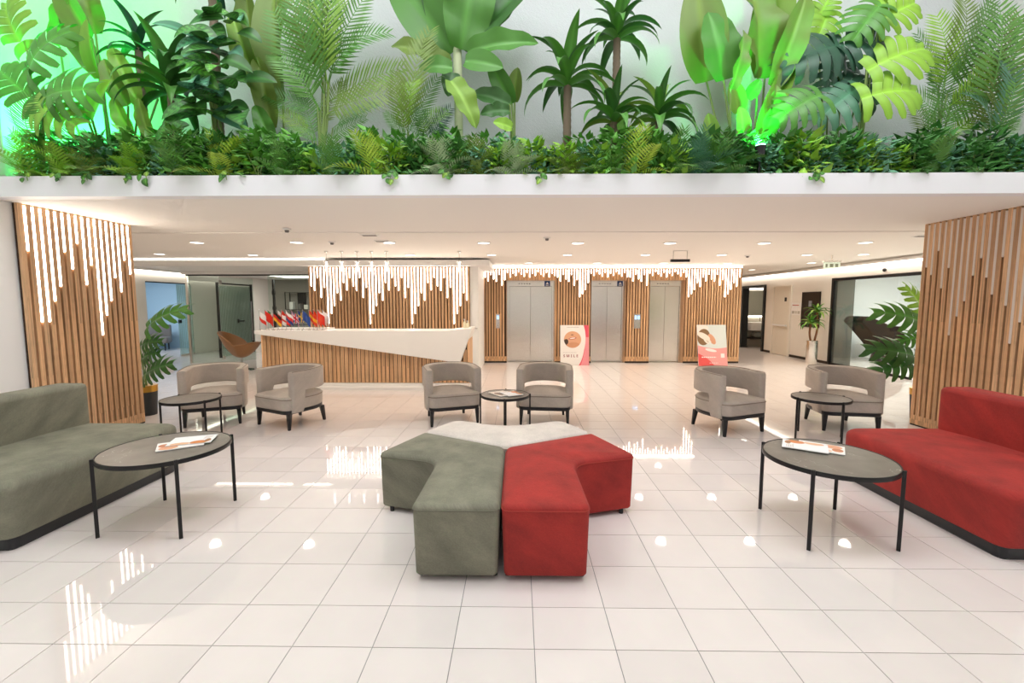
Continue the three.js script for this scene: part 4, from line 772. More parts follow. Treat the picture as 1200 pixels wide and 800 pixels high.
// frond with paired leaflets along an arching rachis; unit length
function frondGeo(e0, e1, leafLen, n = 26, { sweep: sw = 0.75, droop = 0.25, start = 0.12, width = 0.022 } = {}) {
  const pos = [], col = [], idx = []; let x = 0, y = 0; const N = 60, line = [];
  for (let i = 0; i <= N; i++) { const e = e0 + (e1 - e0) * (i / N) ** 1.3; if (i) { x += Math.cos(e) / N; y += Math.sin(e) / N; } line.push([x, y, e]); }
  const v = (a, c) => { pos.push(a.x, a.y, a.z); col.push(c, c, c * 0.9); return pos.length / 3 - 1; };
  for (let i = 0; i < N; i += 3) { const [ax, ay] = line[i], [bx, by] = line[Math.min(N, i + 3)], r0 = 0.008 * (1 - i / N * 0.8), k = [v(V(ax, ay, -r0), 1.4), v(V(ax, ay, r0), 1.4), v(V(bx, by, -r0 * 0.9), 1.4), v(V(bx, by, r0 * 0.9), 1.4), v(V(ax, ay - r0, 0), 1.2), v(V(bx, by - r0, 0), 1.2)]; idx.push(k[0], k[2], k[1], k[1], k[2], k[3], k[0], k[4], k[2], k[4], k[5], k[2], k[1], k[3], k[4], k[4], k[3], k[5]); }
  for (let i = 0; i < n; i++) {
    const t = start + (1 - start) * (i + 0.5) / n, q = Math.min(N, Math.round(t * N)), [px, py, e] = line[q], tx = Math.cos(e), ty = Math.sin(e), nx = -ty, ny = tx;
    const L = leafLen * (0.35 + 0.9 * Math.sin(Math.PI * (0.18 + 0.74 * (t - start) / (1 - start)))) * (1 - 0.25 * t), fwd = sw * (0.7 + 0.5 * t);
    for (const s of [-1, 1]) {
      const dir = V(tx * fwd + nx * 0.12, ty * fwd + ny * 0.12, s).normalize(), b = V(px, py, 0), wv = V(tx, ty, 0).multiplyScalar(width * 0.5), mid = b.clone().addScaledVector(dir, L * 0.5), tip = b.clone().addScaledVector(dir, L).add(V(0, -L * droop, 0)); mid.y -= L * droop * 0.2;
      const a = v(b.clone().sub(wv.clone().multiplyScalar(0.5)), 1), c = v(b.clone().add(wv.clone().multiplyScalar(0.5)), 1), d = v(mid.clone().sub(wv), 0.96), f = v(mid.clone().add(wv), 1.05), h = v(tip, 1);
      idx.push(a, c, d, c, f, d, d, f, h);
    }
  }
  const g = new THREE.BufferGeometry(); g.setAttribute('position', new THREE.Float32BufferAttribute(pos, 3)); g.setAttribute('color', new THREE.Float32BufferAttribute(col, 3)); g.setIndex(idx); g.computeVertexNormals(); return g;
}
// split leaf: fingers on both sides of the midrib, open slits between them; unit length along +x, width across z
function monsteraGeo(seedN) {
  return cached('monstera' + seedN, () => {
    seed(seedN); const pos = [], col = [], idx = [], nF = 6;
    const curve = (t) => V(t, 0.28 * t - 0.42 * t * t, 0), half = (t) => 0.5 * Math.sin(Math.PI * Math.min(1, 0.2 + 0.78 * t) ** 0.95) ** 0.6;
    const v = (p, c) => { pos.push(p.x, p.y, p.z); col.push(c, c, c * 0.9); return pos.length / 3 - 1; };
    for (const s of [-1, 1]) for (let f = 0; f < nF; f++) {
      const t0 = f / nF, t1 = (f + 1) / nF, tm = (t0 + t1) / 2, W = half(tm) * rr(0.92, 1.05), fwd = 0.15 + 0.5 * tm, S = 7, rows = [];
      for (let k = 0; k <= S; k++) {
        const q = k / S, open = q < 0.5 ? 1 : 1 - 0.2 * Math.min(1, (q - 0.5) / 0.2), tipR = q > 0.84 ? Math.sqrt(Math.max(0, 1 - ((q - 0.84) / 0.19) ** 2)) : 1, span = (t1 - t0) * open * tipR;
        rows.push([-1, 0, 1].map((e) => { const t = tm + e * span / 2, b = curve(THREE.MathUtils.clamp(t, 0, 1)); return v(V(b.x + q * W * fwd - 0.12 * q * (f === 0 ? 1.2 : 0), b.y + 0.07 * W * Math.sin(q * 2.2) * 2 - 0.16 * q * q, s * q * W), q === 0 ? 1.5 : e === 0 ? 1.15 : 0.95); }));
      }
      for (let k = 0; k < S; k++) for (let e = 0; e < 2; e++) { const a = rows[k][e], b = rows[k][e + 1], c = rows[k + 1][e], d = rows[k + 1][e + 1]; s > 0 ? idx.push(a, c, b, b, c, d) : idx.push(a, b, c, b, d, c); }
    }
    const g = new THREE.BufferGeometry(); g.setAttribute('position', new THREE.Float32BufferAttribute(pos, 3)); g.setAttribute('color', new THREE.Float32BufferAttribute(col, 3)); g.setIndex(idx); g.computeVertexNormals(); return g;
  });
}
// lay a leaf that runs along +x (face +y) from base to tip with its face towards `face`
function layLeaf(parent, geo, mat, base, tip, width, face = V(0, 0.25, 1), name = 'leaf') {
  const m = part(parent, name, geo, mat), x = tip.clone().sub(base), L = x.length(); x.normalize();
  const z = x.clone().cross(face).normalize(), y = z.clone().cross(x).normalize();
  m.matrixAutoUpdate = true; m.quaternion.setFromRotationMatrix(new THREE.Matrix4().makeBasis(x, y, z)); m.position.copy(base); m.scale.set(L, L, width); return m;
}
const SOILY = SOFFIT + 0.17;
const at = (px, py, z) => onZ(px, py, z);
const paddleVar = [0, 1, 2].map((k) => bladeGeo(0.14 + 0.06 * k, -0.2 - 0.1 * k, 1, paddleProf, { n: 14, m: 4, fold: 0.1, wave: 0.05 * k }));
// leaves: [base px, base py, tip px, tip py, width m, material, dz]
function paddlePlant(label, px, z, leaves, stem = true) {
  const root = at(px, 190, z), t = thing('paddle_leaf_plant', label, 'plant', [root.x, SOILY, z]);
  leaves.forEach(([bx, by, tx, ty, w, mat, dz = 0, fz = 0.25], i) => {
    const b = at(bx, by, z + dz).sub(t.position), tip = at(tx, ty, z + dz + 0.06).sub(t.position);
    layLeaf(t, paddleVar[i % 3], G[mat], b, tip, w, V((i % 3 - 1) * 0.35, fz, 1));
    if (stem) part(t, 'leaf_stalk', tube([V(rrs(i) * 0.06, 0, 0), V(b.x * 0.7 + rrs(i + 3) * 0.03, b.y * 0.55, dz * 0.5), b], 0.011, 10, 5), stalk);
  });
  return t;
}
const rrs = (i) => Math.sin(i * 12.9898) ;
paddlePlant('tall plant with leaning olive paddle leaves beside the green floodlight', 128, -4.85, [
  [108, 45, 62, -30, 0.30, 'olive', 0.1], [120, 88, 72, 5, 0.26, 'olive', -0.1], [112, 40, 92, -40, 0.3, 'olive'], [118, 92, 100, 18, 0.2, 'light', 0.15], [150, 124, 118, 66, 0.2, 'olive', 0.2], [163, 122, 128, 50, 0.2, 'light', 0.1], [185, 116, 172, 62, 0.2, 'olive', -0.1], [155, 158, 130, 112, 0.16, 'light', 0.25], [176, 162, 160, 112, 0.13, 'light', 0.2], [108, 140, 128, 92, 0.32, 'lime', 0.3], [70, 55, 95, -20, 0.25, 'olive', -0.2], [104, 142, 78, 118, 0.13, 'mid', 0.25]]);
paddlePlant('tall plant with upright pale paddle leaves beside the feathery palm', 316, -4.95, [
  [332, 122, 318, -40, 0.40, 'olive'], [306, 108, 268, 10, 0.22, 'light', 0.15], [318, 150, 300, 60, 0.22, 'olive', 0.2], [322, 120, 340, -20, 0.34, 'light', -0.15], [300, 70, 285, -25, 0.25, 'olive', -0.2], [318, 168, 298, 120, 0.18, 'mid', 0.3]]);
paddlePlant('group of giant upright paddle leaves lit from below by the green spotlight', 872, -4.9, [
  [828, 96, 816, -30, 0.46, 'olive', 0], [848, 94, 832, 10, 0.42, 'mid', 0.12], [888, 92, 878, -50, 0.5, 'olive', 0], [896, 92, 912, -50, 0.42, 'light', -0.12], [905, 102, 950, -15, 0.26, 'olive', 0.15], [856, 104, 876, 30, 0.15, 'olive', 0.2], [866, 132, 858, 92, 0.18, 'light', 0.05], [876, 116, 892, 92, 0.14, 'mid', 0.1], [908, 92, 900, 20, 0.3, 'light', -0.2], [835, 168, 830, 132, 0.16, 'light', 0.3], [870, 160, 868, 124, 0.15, 'light', 0.3], [893, 165, 915, 95, 0.22, 'olive', 0.3], [890, 162, 935, 60, 0.2, 'light', 0.1]]);
{
  const t = paddlePlant('banana plant with a pale trunk and broad dark leaves', 537, -4.85, [
    [530, 62, 452, -45, 0.5, 'mid', 0], [536, 58, 505, -70, 0.5, 'dark', -0.1], [540, 58, 560, -75, 0.5, 'mid', 0.05], [545, 60, 640, -40, 0.5, 'dark', 0], [548, 62, 632, 46, 0.26, 'mid', 0.2], [526, 78, 456, 48, 0.24, 'olive', 0.2], [545, 72, 590, 78, 0.24, 'mid', 0.3], [530, 80, 490, 78, 0.2, 'mid', 0.35], [528, 95, 560, 148, 0.24, 'light', 0.4], [532, 60, 480, -10, 0.4, 'dark', -0.15], [548, 58, 610, -20, 0.42, 'mid', -0.15], [530, 85, 525, 112, 0.2, 'dark', 0.1]], false);
  const y1 = at(537, 52, -4.85).y - SOILY; part(t, 'trunk', tube([V(0, 0, 0), V(0.01, y1 * 0.5, 0), V(0, y1 + 0.1, 0)], 0.045, 12, 10), stemPale);
  paddlePlant('small paddle leaf plant standing beside the banana plant', 597, -4.75, [[600, 122, 572, 68, 0.2, 'mid', 0], [597, 122, 552, 108, 0.2, 'dark', 0.1], [597, 130, 562, 132, 0.16, 'dark', 0.15], [603, 120, 606, 78, 0.18, 'olive', -0.1], [600, 150, 578, 142, 0.14, 'lime', 0.2]]);
}
// dracaenas: ringed trunk and a rosette of strap leaves
const strapVar = []; for (let k = 0; k < 4; k++) for (let q = 0; q < 3; q++) strapVar.push(bladeGeo([1.35, 1.05, 0.75, 0.35][k], [0.4, -0.5, -1.0, -1.2][k] - q * 0.15, 0.19 + q * 0.025, strapProf, { n: 10, m: 2, fold: 0.22, pw: 1.2 }));
function trunkGeo(h, r) { const pts = []; const n = Math.max(8, Math.round(h / 0.03)); for (let i = 0; i <= n; i++) { const y = h * i / n; pts.push(new THREE.Vector2(r * (1 - 0.15 * i / n) * (i % 2 ? 1.05 : 0.96), y)); } pts.push(new THREE.Vector2(0, h)); return new THREE.LatheGeometry(pts, 12); }
function dracaena(label, px, crownPy, reachPx, z, mats, n, s, name = 'dracaena', trunk = bark) {
  seed(s); const root = at(px, 190, z), cr = at(px, crownPy, z), t = thing(name, label, 'plant', [cr.x, SOILY, z]), h = cr.y - SOILY, L = reachPx / F * -z;
  part(t, 'trunk', trunkGeo(h + 0.04, 0.045), trunk);
  for (let i = 0; i < n; i++) {
    const k = Math.floor(4 * i / n), lf = part(t, 'leaf', strapVar[k * 3 + Math.floor(rnd() * 3)], G[mats[Math.floor(rnd() * mats.length)]], [0, h + (3 - k) * 0.03, 0]);
    lf.rotation.y = i * 2.39996 + rr(-0.2, 0.2); const q = L * rr(0.95, 1.25); lf.scale.set(q, q, q * 1.05);
  }
  return t;
}
dracaena('dracaena with a grey ringed trunk and dark arching leaves by the green glow', 201, 112, 62, -4.7, ['dark', 'mid', 'dark'], 22, 11);
dracaena('slim dark-leaved dracaena behind the leaning paddle leaves', 163, 62, 40, -4.95, ['dark', 'deep'], 16, 12);
dracaena('dracaena with a straight ringed trunk beside the banana plant', 665, 103, 58, -4.7, ['mid', 'dark', 'mid'], 22, 13);
dracaena('tallest dracaena with a bare trunk between two shorter ones', 723, 48, 50, -4.88, ['dark', 'mid'], 22, 14);
dracaena('short dracaena with arching leaves in front of the tallest one', 719, 146, 50, -4.6, ['mid', 'dark', 'olive'], 20, 15);
dracaena('short dracaena whose leaves catch the green spotlight', 772, 144, 52, -4.65, ['mid', 'light', 'dark'], 20, 16);
dracaena('dark-leaved crown high above the variegated plant', 248, -18, 44, -4.9, ['deep', 'dark'], 20, 17);
// feathery palms
const layFrond = [[0.35, -0.35], [0.5, -0.7], [0.2, -0.15]].map(([a, b]) => frondGeo(a, b, 0.27, 20, { droop: 0.08, width: 0.031, sweep: 0.85 }));
// fronds: [base px, base py, tip px, tip py]
function palm(label, px, z, mats, s, fronds, wide = 1) {
  seed(s); const root = at(px, 190, z), t = thing('feather_palm', label, 'plant', [root.x, SOILY, z]);
  let high = 0;
  fronds.forEach(([bx, by, tx, ty], i) => {
    const dz = rr(-0.12, 0.16), b = at(bx, by, z + dz * 0.4).sub(t.position), tip = at(tx, ty, z + dz + rr(-0.05, 0.2)).sub(t.position), L = tip.distanceTo(b); high = Math.max(high, b.y);
    layLeaf(t, layFrond[i % 3], G[mats[i % mats.length]], b, tip, L * wide * rr(0.9, 1.15), V(rr(-0.5, 0.5), rr(0.2, 0.8), 1), 'frond');
    part(t, 'leaf_stalk', tube([V(rr(-0.04, 0.04), 0, 0), V(b.x * 0.6, b.y * 0.6, 0), b], 0.008, 8, 5), stalk);
  });
  return t;
}
palm('large feathery palm with long drooping fronds above the reception', 374, -4.8, ['palm', 'palm', 'mid', 'light', 'olive'], 21, [[375, 130, 322, 14], [372, 125, 316, 58], [372, 130, 306, 112], [365, 160, 326, 128], [378, 100, 352, -34], [382, 95, 385, -48], [384, 100, 428, 0], [386, 95, 458, 32], [384, 120, 474, 82], [382, 135, 478, 112], [375, 165, 336, 152], [385, 165, 430, 140], [380, 110, 342, -4], [385, 105, 410, -34], [378, 150, 404, 96], [370, 165, 352, 108], [380, 90, 370, -20], [390, 150, 446, 124]], 1.15);
palm('smaller feathery palm with yellow-green fronds beside the banana plant', 480, -4.6, ['olive', 'lime', 'palm'], 22, [[478, 155, 507, 36], [474, 160, 494, 78], [478, 158, 514, 92], [480, 160, 464, 84], [485, 160, 528, 128], [478, 165, 452, 132]]);
palm('dense feathery palm with olive fronds above the red sofa', 1098, -4.7, ['olive', 'palm', 'mid', 'lime'], 23, [[1090, 175, 1068, 126], [1092, 160, 1066, 104], [1100, 120, 1070, 42], [1105, 110, 1094, 18], [1100, 100, 1130, -14], [1110, 110, 1158, -4], [1115, 120, 1186, 22], [1105, 130, 1168, 62], [1110, 140, 1186, 76], [1100, 150, 1150, 96], [1110, 160, 1188, 122], [1100, 165, 1140, 140], [1120, 150, 1186, 150], [1095, 130, 1108, 56], [1092, 170, 1112, 108]], 1.2);
palm('wide feathery palm with bluish fronds at the wall by the red sofa', 1160, -4.55, ['palm', 'blue', 'olive'], 24, [[1165, 165, 1190, 96], [1160, 165, 1180, 60], [1160, 160, 1150, 62], [1165, 170, 1192, 140], [1158, 165, 1130, 104], [1160, 150, 1188, 22], [1150, 140, 1166, 6]], 1.2);
palm('dark fern-like palm before the small paddle leaf plant', 505, -4.5, ['deep', 'dark'], 25, [[505, 165, 530, 126], [503, 165, 490, 122], [505, 168, 522, 142], [500, 168, 478, 150]], 1.3);
palm('short feathery palm glowing in the green floodlight', 45, -4.42, ['palm', 'mid'], 26, [[40, 170, 14, 128], [42, 168, 32, 108], [45, 168, 70, 120], [44, 170, 88, 150], [40, 172, 10, 155]], 1.3);
// split-leaf plants: [centre px, py, half size px, angle deg, material]
function monstera(label, px, z, leaves, trunk) {
  const root = at(px, 190, z), t = thing('split_leaf_plant', label, 'plant', [root.x, SOILY, z]);
  leaves.forEach(([cx, cy, hs, ang, mat, dz = 0, fy = 0.35], i) => {
    const dx = Math.cos(ang * D) * hs, dy = -Math.sin(ang * D) * hs, b = at(cx - dx, cy - dy, z + dz).sub(t.position), tip = at(cx + dx, cy + dy, z + dz + 0.08).sub(t.position), L = tip.distanceTo(b);
    layLeaf(t, monsteraGeo(50 + i % 4), G[mat], b, tip, L * 1.1, V((i % 3 - 1) * 0.3, fy, 1));
    part(t, 'leaf_stalk', tube([V(0, trunk ? trunk * 0.6 : 0, 0), V(b.x * 0.55, b.y * 0.62, dz * 0.5), b], 0.009, 10, 5), stalk);
  });
  if (trunk) part(t, 'trunk', tube([V(0, 0, 0), V(0.01, trunk / 2, 0), V(0, trunk, 0)], 0.028, 10, 8), barkBrown);
  return t;
}
monstera('dark split-leaf plant on a brown stem beside the giant paddle leaves', 979, -4.8, [[955, 62, 34, 195, 'deep', 0.1], [1012, 50, 36, 10, 'deep', 0.1], [995, 88, 24, 300, 'deep', -0.1], [985, 118, 30, 215, 'blue', 0.15], [1010, 105, 26, 330, 'deep', 0.1], [975, 75, 22, 260, 'deep', 0.1]], 0.55);
monstera('bright split-leaf plant with broad lime leaves before the olive palm', 1005, -4.65, [[1052, 66, 40, 25, 'lime', 0.1], [1044, 108, 36, 12, 'lime', 0.15], [1050, 14, 30, 30, 'lime', 0], [1018, 22, 24, 230, 'mid', 0], [1035, -8, 28, 60, 'lime', -0.1]]);
monstera('single fresh green split leaf standing by the giant paddle leaves', 962, -4.55, [[940, 122, 26, 205, 'mid', 0.1]]);
monstera('climbing split-leaf plant with lime leaves near the wall top', 970, -5.1, [[966, 8, 20, 60, 'lime', 0], [962, 34, 24, 250, 'lime', 0]]);
monstera('split-leaf plant glowing under the green floodlight', 50, -4.45, [[50, 60, 36, 60, 'mid', 0.1], [20, 100, 34, 140, 'mid', 0.1], [75, 108, 28, 20, 'mid', 0.2], [15, 30, 34, 120, 'light', 0], [60, 130, 24, 330, 'light', 0.2]]);
// variegated broad-leaved plant
const creamVar = [0, 1].map((k) => bladeGeo(0.25, -0.5 - 0.3 * k, 0.5, ovalProf, { n: 26, m: 5, fold: 0.1, rib: 2.2, cream: true }));
const ovalVar = [0, 1].map((k) => bladeGeo(0.25, -0.5 - 0.3 * k, 0.5, ovalProf, { n: 10, m: 3, fold: 0.1, rib: 1.9 }));
{
  seed(61); const z = -4.52, root = at(252, 190, z), t = thing('variegated_plant', 'bushy plant with drooping dark leaves veined in cream', 'plant', [root.x, SOILY, z]);
  for (let i = 0; i < 60; i++) {
    const cx = 250 + rr(-32, 34), cy = rr(15, 150), a = rr(0, Math.PI * 2), b = at(cx, cy, z + rr(-0.15, 0.2)).sub(t.position), L = rr(0.28, 0.42), out = V(Math.cos(a), rr(-0.5, 0.15), Math.abs(Math.sin(a)) * 0.8).normalize();
    layLeaf(t, i % 3 ? creamVar[i % 2] : ovalVar[i % 2], G[['dark', 'mid', 'dark', 'blue', 'dark'][i % 5]], b, b.clone().addScaledVector(out, L), L * 1.05, V(0, 0.7, 1));
  }
  for (let i = 0; i < 5; i++) { const h = at(252, 30 + i * 22, z).y - SOILY; part(t, 'stem', tube([V(rr(-0.05, 0.05), 0, 0), V(rr(-0.1, 0.1), h * 0.5, 0), V(rr(-0.2, 0.2), h, 0)], 0.012, 8, 5), stalk); }
}
const SPOT = [[62, 'by the green floodlights'], [185, 'under the leaning paddle leaves'], [228, 'under the ringed dracaena near the glow'], [292, 'under the variegated plant'], [345, 'under the upright pale paddle leaves'], [445, 'under the large feathery palm'], [512, 'under the yellow-green palm'], [575, 'under the banana plant'], [632, 'under the small paddle leaf plant'], [692, 'under the straight ringed dracaena'], [748, 'under the tallest dracaena'], [802, 'under the green-lit dracaena'], [860, 'left under the giant paddle leaves'], [925, 'by the green spotlight'], [990, 'under the dark split-leaf plant'], [1062, 'under the lime split-leaf plant'], [1130, 'under the dense olive palm'], [9999, 'under the bluish palm']];
const where = (px) => SPOT.find(([x]) => px < x)[1].replace('left under', 'under');
// low planting along the fascia: leaves too many to pick apart are one part per plant
function leafCloud(n, w, h, d, size, s, aspect = 0.55) {
  return cached(['cloud', n, w, h, d, size, s].join(), () => {
    seed(s); const pos = [], col = [], idx = [];
    for (let i = 0; i < n; i++) {
      const a = rr(0, 6.283), r = Math.sqrt(rnd()), y = rr(0.02, 1) ** 0.8, c = V(Math.cos(a) * r * w * (1 - 0.35 * y), y * h, Math.sin(a) * r * d * (1 - 0.3 * y)), L = size * rr(0.7, 1.25);
      const dir = V(Math.cos(a) + rr(-0.7, 0.7), rr(-0.5, 0.7), Math.sin(a) * 0.7 + rr(-0.6, 0.8)).normalize(), sd = dir.clone().cross(V(rr(-0.4, 0.4), 1, rr(0, 0.9))).normalize().multiplyScalar(L * aspect / 2), up = dir.clone().cross(sd).normalize().multiplyScalar(L * 0.07), k = 0.75 + 0.5 * rnd(), b0 = pos.length / 3;
      const P = [c, c.clone().addScaledVector(dir, L * 0.4).add(sd).add(up), c.clone().addScaledVector(dir, L * 0.5).sub(up), c.clone().addScaledVector(dir, L * 0.4).sub(sd).add(up), c.clone().addScaledVector(dir, L)];
      P.forEach((p, j) => { const q = j === 2 || j === 0 ? k * 1.15 : k; pos.push(p.x, p.y, p.z); col.push(q, q, q * 0.95); });
      idx.push(b0, b0 + 1, b0 + 2, b0, b0 + 2, b0 + 3, b0 + 1, b0 + 4, b0 + 2, b0 + 2, b0 + 4, b0 + 3);
    }
    const g = new THREE.BufferGeometry(); g.setAttribute('position', new THREE.Float32BufferAttribute(pos, 3)); g.setAttribute('color', new THREE.Float32BufferAttribute(col, 3)); g.setIndex(idx); g.computeVertexNormals(); return g;
  });
}
const fernVar = [[1.2, 0.5], [0.95, -0.1], [0.6, -0.6]].map(([a, b]) => frondGeo(a, b, 0.28, 14, { droop: 0.05, sweep: 0.8, width: 0.05, start: 0.06 }));
const fernFlat = frondGeo(1.35, 1.2, 0.36, 15, { droop: 0.0, sweep: 0.9, width: 0.042, start: 0.05 });
{
  const kinds = [
    ['leafy_shrub', 'low dark glossy leafed shrub at the planter edge', 'shrub', 200, 0.26, 0.38, 0.095], ['leafy_shrub', 'low bright green leafed shrub at the planter edge', 'shrubMid', 190, 0.24, 0.42, 0.095],
    ['leafy_shrub', 'low blue-green small-leafed shrub at the planter edge', 'shrubBlue', 230, 0.24, 0.32, 0.075], ['leafy_shrub', 'low lime leafed shrub at the planter edge', 'lime', 140, 0.22, 0.34, 0.105]];
  const list = []; seed(88);
  for (let px = -8; px < 1215; px += 21) list.push([px + rr(-5, 5), Math.floor(rnd() * 3.5), rr(-4.42, -4.34), rr(0.8, 1.2)]);
  for (let px = -4; px < 1215; px += 30) list.push([px + rr(-6, 6), Math.floor(rnd() * 3.2), rr(-4.72, -4.55), rr(1.05, 1.45)]);
  for (const [px, k, z, sc] of list) {
    const [name, label, mat, n, w, h, size] = kinds[px > 930 && k === 1 ? 0 : k], p = at(px, 190, z);
    if (p.x < WL + 0.28 || p.x > WR - 0.28) continue;
    const t = thing(name, label.replace(' at the planter edge', ' ') .replace('low', z > -4.5 ? 'low' : 'taller') + (z > -4.5 ? 'at the planter edge ' : 'behind the edge row ') + where(px), 'shrub', [p.x, SOILY - 0.01, z], rr(-0.4, 0.4), label.replace('low ', '') + 's');
    const f = part(t, 'foliage', leafCloud(n, w * 0.8, h, 0.15, size, 100 + Math.floor(rnd() * 3)), G[mat]); f.userData.kind = 'stuff'; f.scale.setScalar(sc);
    for (let i = 0; i < 3; i++) part(t, 'stem', cached('shrubstem' + i, () => tube([V(0, 0, 0), V(0.03 * (i - 1), 0.12, 0.02), V(0.09 * (i - 1), 0.28, 0.03)], 0.006, 6, 5)), stalk);
  }
  const ferns = [[262, 'yellow', 0.34], [440, 'yellow', 0.36], [745, 'yellow', 0.34], [392, 'palm', 0.3], [600, 'pale', 0.3], [330, 'palm', 0.3], [665, 'olive', 0.26], [790, 'palm', 0.34], [560, 'olive', 0.28], [815, 'blue', 0.34], [845, 'palm', 0.32], [115, 'olive', 0.34], [160, 'lime', 0.3], [215, 'palm', 0.34], [520, 'pale', 0.3], [40, 'lime', 0.34], [75, 'lime', 0.32], [1090, 'palm', 0.3], [705, 'palm', 0.3]];
  ferns.forEach(([px, mat, L], k) => {
    const z = -4.36, p = at(px, 190, z), col = { yellow: 'yellow', palm: 'mid green', pale: 'pale green', olive: 'olive', blue: 'blue-green', lime: 'lime' }[mat];
    if (p.x < WL + 0.25) return;
    const t = thing('fern', 'small ' + col + ' fern among the shrubs ' + where(px), 'fern', [p.x, SOILY - 0.01, z], 0, col + ' ferns at the planter edge'); seed(300 + k);
    const m = mat === 'yellow' ? 5 : 8;
    for (let i = 0; i < m; i++) { const f = part(t, 'frond', i < 2 ? fernFlat : fernVar[i % 3], G[mat]); f.rotation.y = i < 2 ? -R2 + (i ? 0.35 : -0.35) : -rr(0.1, 3.0); const q = L * rr(0.8, 1.15) * 1.25; f.scale.setScalar(q); }
  });
  // trailing sprigs over the fascia edge
  const ivy = [[28, 209], [65, 210], [98, 208], [146, 209], [168, 208], [262, 212], [455, 207], [462, 206], [524, 206], [634, 207], [955, 208], [960, 206]];
  ivy.forEach(([px, py], k) => {
    const p = at(px, 204, EDGE + 0.03), t = thing('trailing_sprig', 'small leafy sprig hanging over the white planter edge ' + where(px), 'sprig', [p.x, 2.79, EDGE - 0.03], 0, 'sprigs hanging over the planter edge'); seed(700 + k);
    part(t, 'stem', tube([V(0, 0.0, -0.12), V(0, 0.03, 0), V(0.01, 0.0, 0.045), V(0.02, -0.05, 0.05)], 0.004, 10, 5), stalk);
    for (let i = 0; i < 4; i++) { const b = V(rr(-0.03, 0.04), rr(-0.05, 0.03), 0.05); layLeaf(t, ovalVar[i % 2], G[['mid', 'dark', 'light'][i % 3]], b, b.clone().add(V(rr(-0.06, 0.06), rr(-0.07, -0.02), rr(0.01, 0.03))), 0.1, V(0, 0.4, 1)); }
  });
}
// green floodlights standing in the planting
for (const [px, z, ty, label, k, up = 0] of [[30, -4.55, 4.2, 'green floodlight in the planting near the wall by the green sofa', 1.6], [100, -4.95, 3.9, 'green floodlight in the planting under the leaning paddle leaves', 0.55], [890, -4.27, 3.9, 'green spotlight at the planter edge below the giant paddle leaves', 1.6, 0.14]]) {
  const p = at(px, 190, z), t = thing('floodlight', label, 'light', [p.x, SOILY, z]);
  part(t, 'housing', moved(cyl(0.05, 0.04, 0.09, 16), 0, 0.1 + up, 0), M.black); part(t, 'stake', moved(cyl(0.01, 0.008, 0.06 + up, 8), 0, 0.03 + up / 2, 0), M.black);
  part(t, 'lens', moved(cyl(0.045, 0.045, 0.012, 16), 0, 0.15 + up, 0), std('#ffffff', 0.3, { emissive: new THREE.Color(0.2, 1, 0.4), emissiveIntensity: 8 }));
  const l = new THREE.SpotLight(new THREE.Color().setRGB(...K.green), K.greenI * k, 0, 52 * D, 0.6, 2); l.name = 'green_flood'; l.position.set(p.x, SOILY + 0.17 + up, z); l.target.position.set(p.x, ty, z - 0.5); l.shadow.radius = 2; l.castShadow = true; scene.add(l, l.target);
}
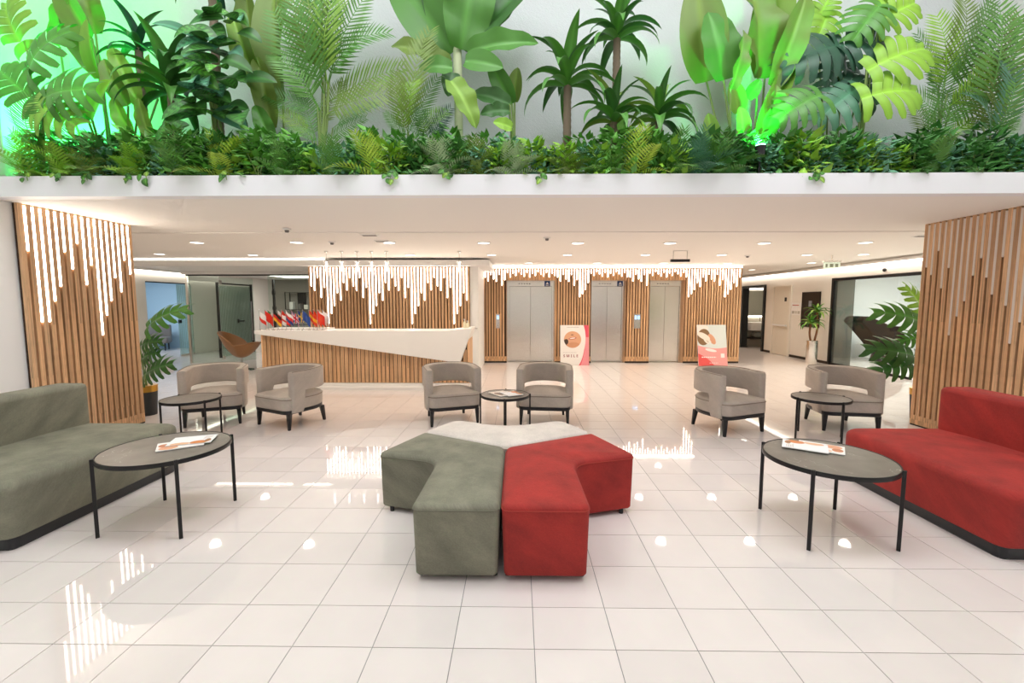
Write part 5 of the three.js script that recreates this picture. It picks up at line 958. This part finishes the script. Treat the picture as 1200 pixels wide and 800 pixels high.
// ---------------------------------------------------------------- potted plants on the lobby floor
function potted(label, x, z, potGeo, rim, leaves, h) {
  const t = thing('potted_split_leaf_plant', label, 'plant', [x, 0, z]);
  part(t, 'pot', potGeo, M.pot); part(t, 'gold_band', rim, M.gold); part(t, 'soil', cyl(0.12, 0.12, 0.02, 20), M.soil, [0, h - 0.03, 0]);
  leaves.forEach(([bx, by, tx, ty, w, mat, dz = 0], i) => {
    const b = onZ(bx, by, z + dz).sub(t.position), tip = onZ(tx, ty, z + dz + 0.05).sub(t.position);
    layLeaf(t, monsteraGeo(50 + i % 4), G[mat], b, tip, w * 1.35, V((i % 3 - 1) * 0.3, 0.7, 1)); part(t, 'leaf_stalk', tube([V(rrs(i) * 0.04, h - 0.03, 0), V(b.x * 0.4, (b.y + h) * 0.5, dz * 0.5), b], 0.008, 10, 5), stalk);
  });
}
{
  const pg = cyl(0.135, 0.115, 0.34, 28).translate(0, 0.17, 0), rim = cyl(0.142, 0.139, 0.09, 28).translate(0, 0.385, 0);
  potted('split-leaf plant in a black and gold pot behind the oak panel by the green sofa', -5.34, -6.15, pg, rim, [[172, 384, 212, 358, 0.34, 'mid'], [166, 420, 184, 412, 0.28, 'dark'], [164, 405, 186, 398, 0.25, 'dark'], [168, 440, 197, 424, 0.34, 'dark', 0.1]], 0.44);
  potted('split-leaf plant in a black and gold pot behind the oak panel by the red sofa', 5.58, -6.05, pg.clone(), rim.clone(), [[1085, 380, 1032, 362, 0.36, 'mid'], [1078, 420, 1022, 405, 0.36, 'dark', 0.05], [1080, 372, 1068, 335, 0.36, 'lime', -0.1], [1075, 425, 1030, 432, 0.3, 'dark', 0.1], [1085, 395, 1058, 398, 0.22, 'mid']], 0.44);
  const z = -11.6, p = onZ(953, 420, z), t = thing('potted_dracaena', 'two-stemmed dracaena in a tall steel cylinder pot', 'plant', [p.x - 0.05, 0, z]); seed(91);
  part(t, 'pot', new THREE.LatheGeometry([[0, 0], [0.13, 0], [0.13, 0.62], [0.12, 0.62], [0.12, 0.58], [0, 0.58]].map(([a, b]) => new THREE.Vector2(a, b)), 28), M.steel); part(t, 'soil', cyl(0.119, 0.119, 0.02, 20), M.soil, [0, 0.585, 0]);
  for (const [x, h] of [[-0.07, 1.05], [0.08, 1.35]]) {
    part(t, 'stem', tube([V(x * 0.6, 0.58, 0), V(x * 1.3, (0.58 + h) / 2, 0.01), V(x, h, 0)], 0.025, 10, 8), barkBrown);
    for (let i = 0; i < 20; i++) { const k = Math.floor(4 * i / 20), lf = part(t, 'leaf', strapVar[k * 3 + i % 3], G[['light', 'mid', 'mid'][i % 3]], [x, h, 0]); lf.rotation.y = i * 2.4; const q = rr(0.3, 0.42); lf.scale.set(q, q, q * 1.1); }
  }
}
renderer.render(scene, camera);
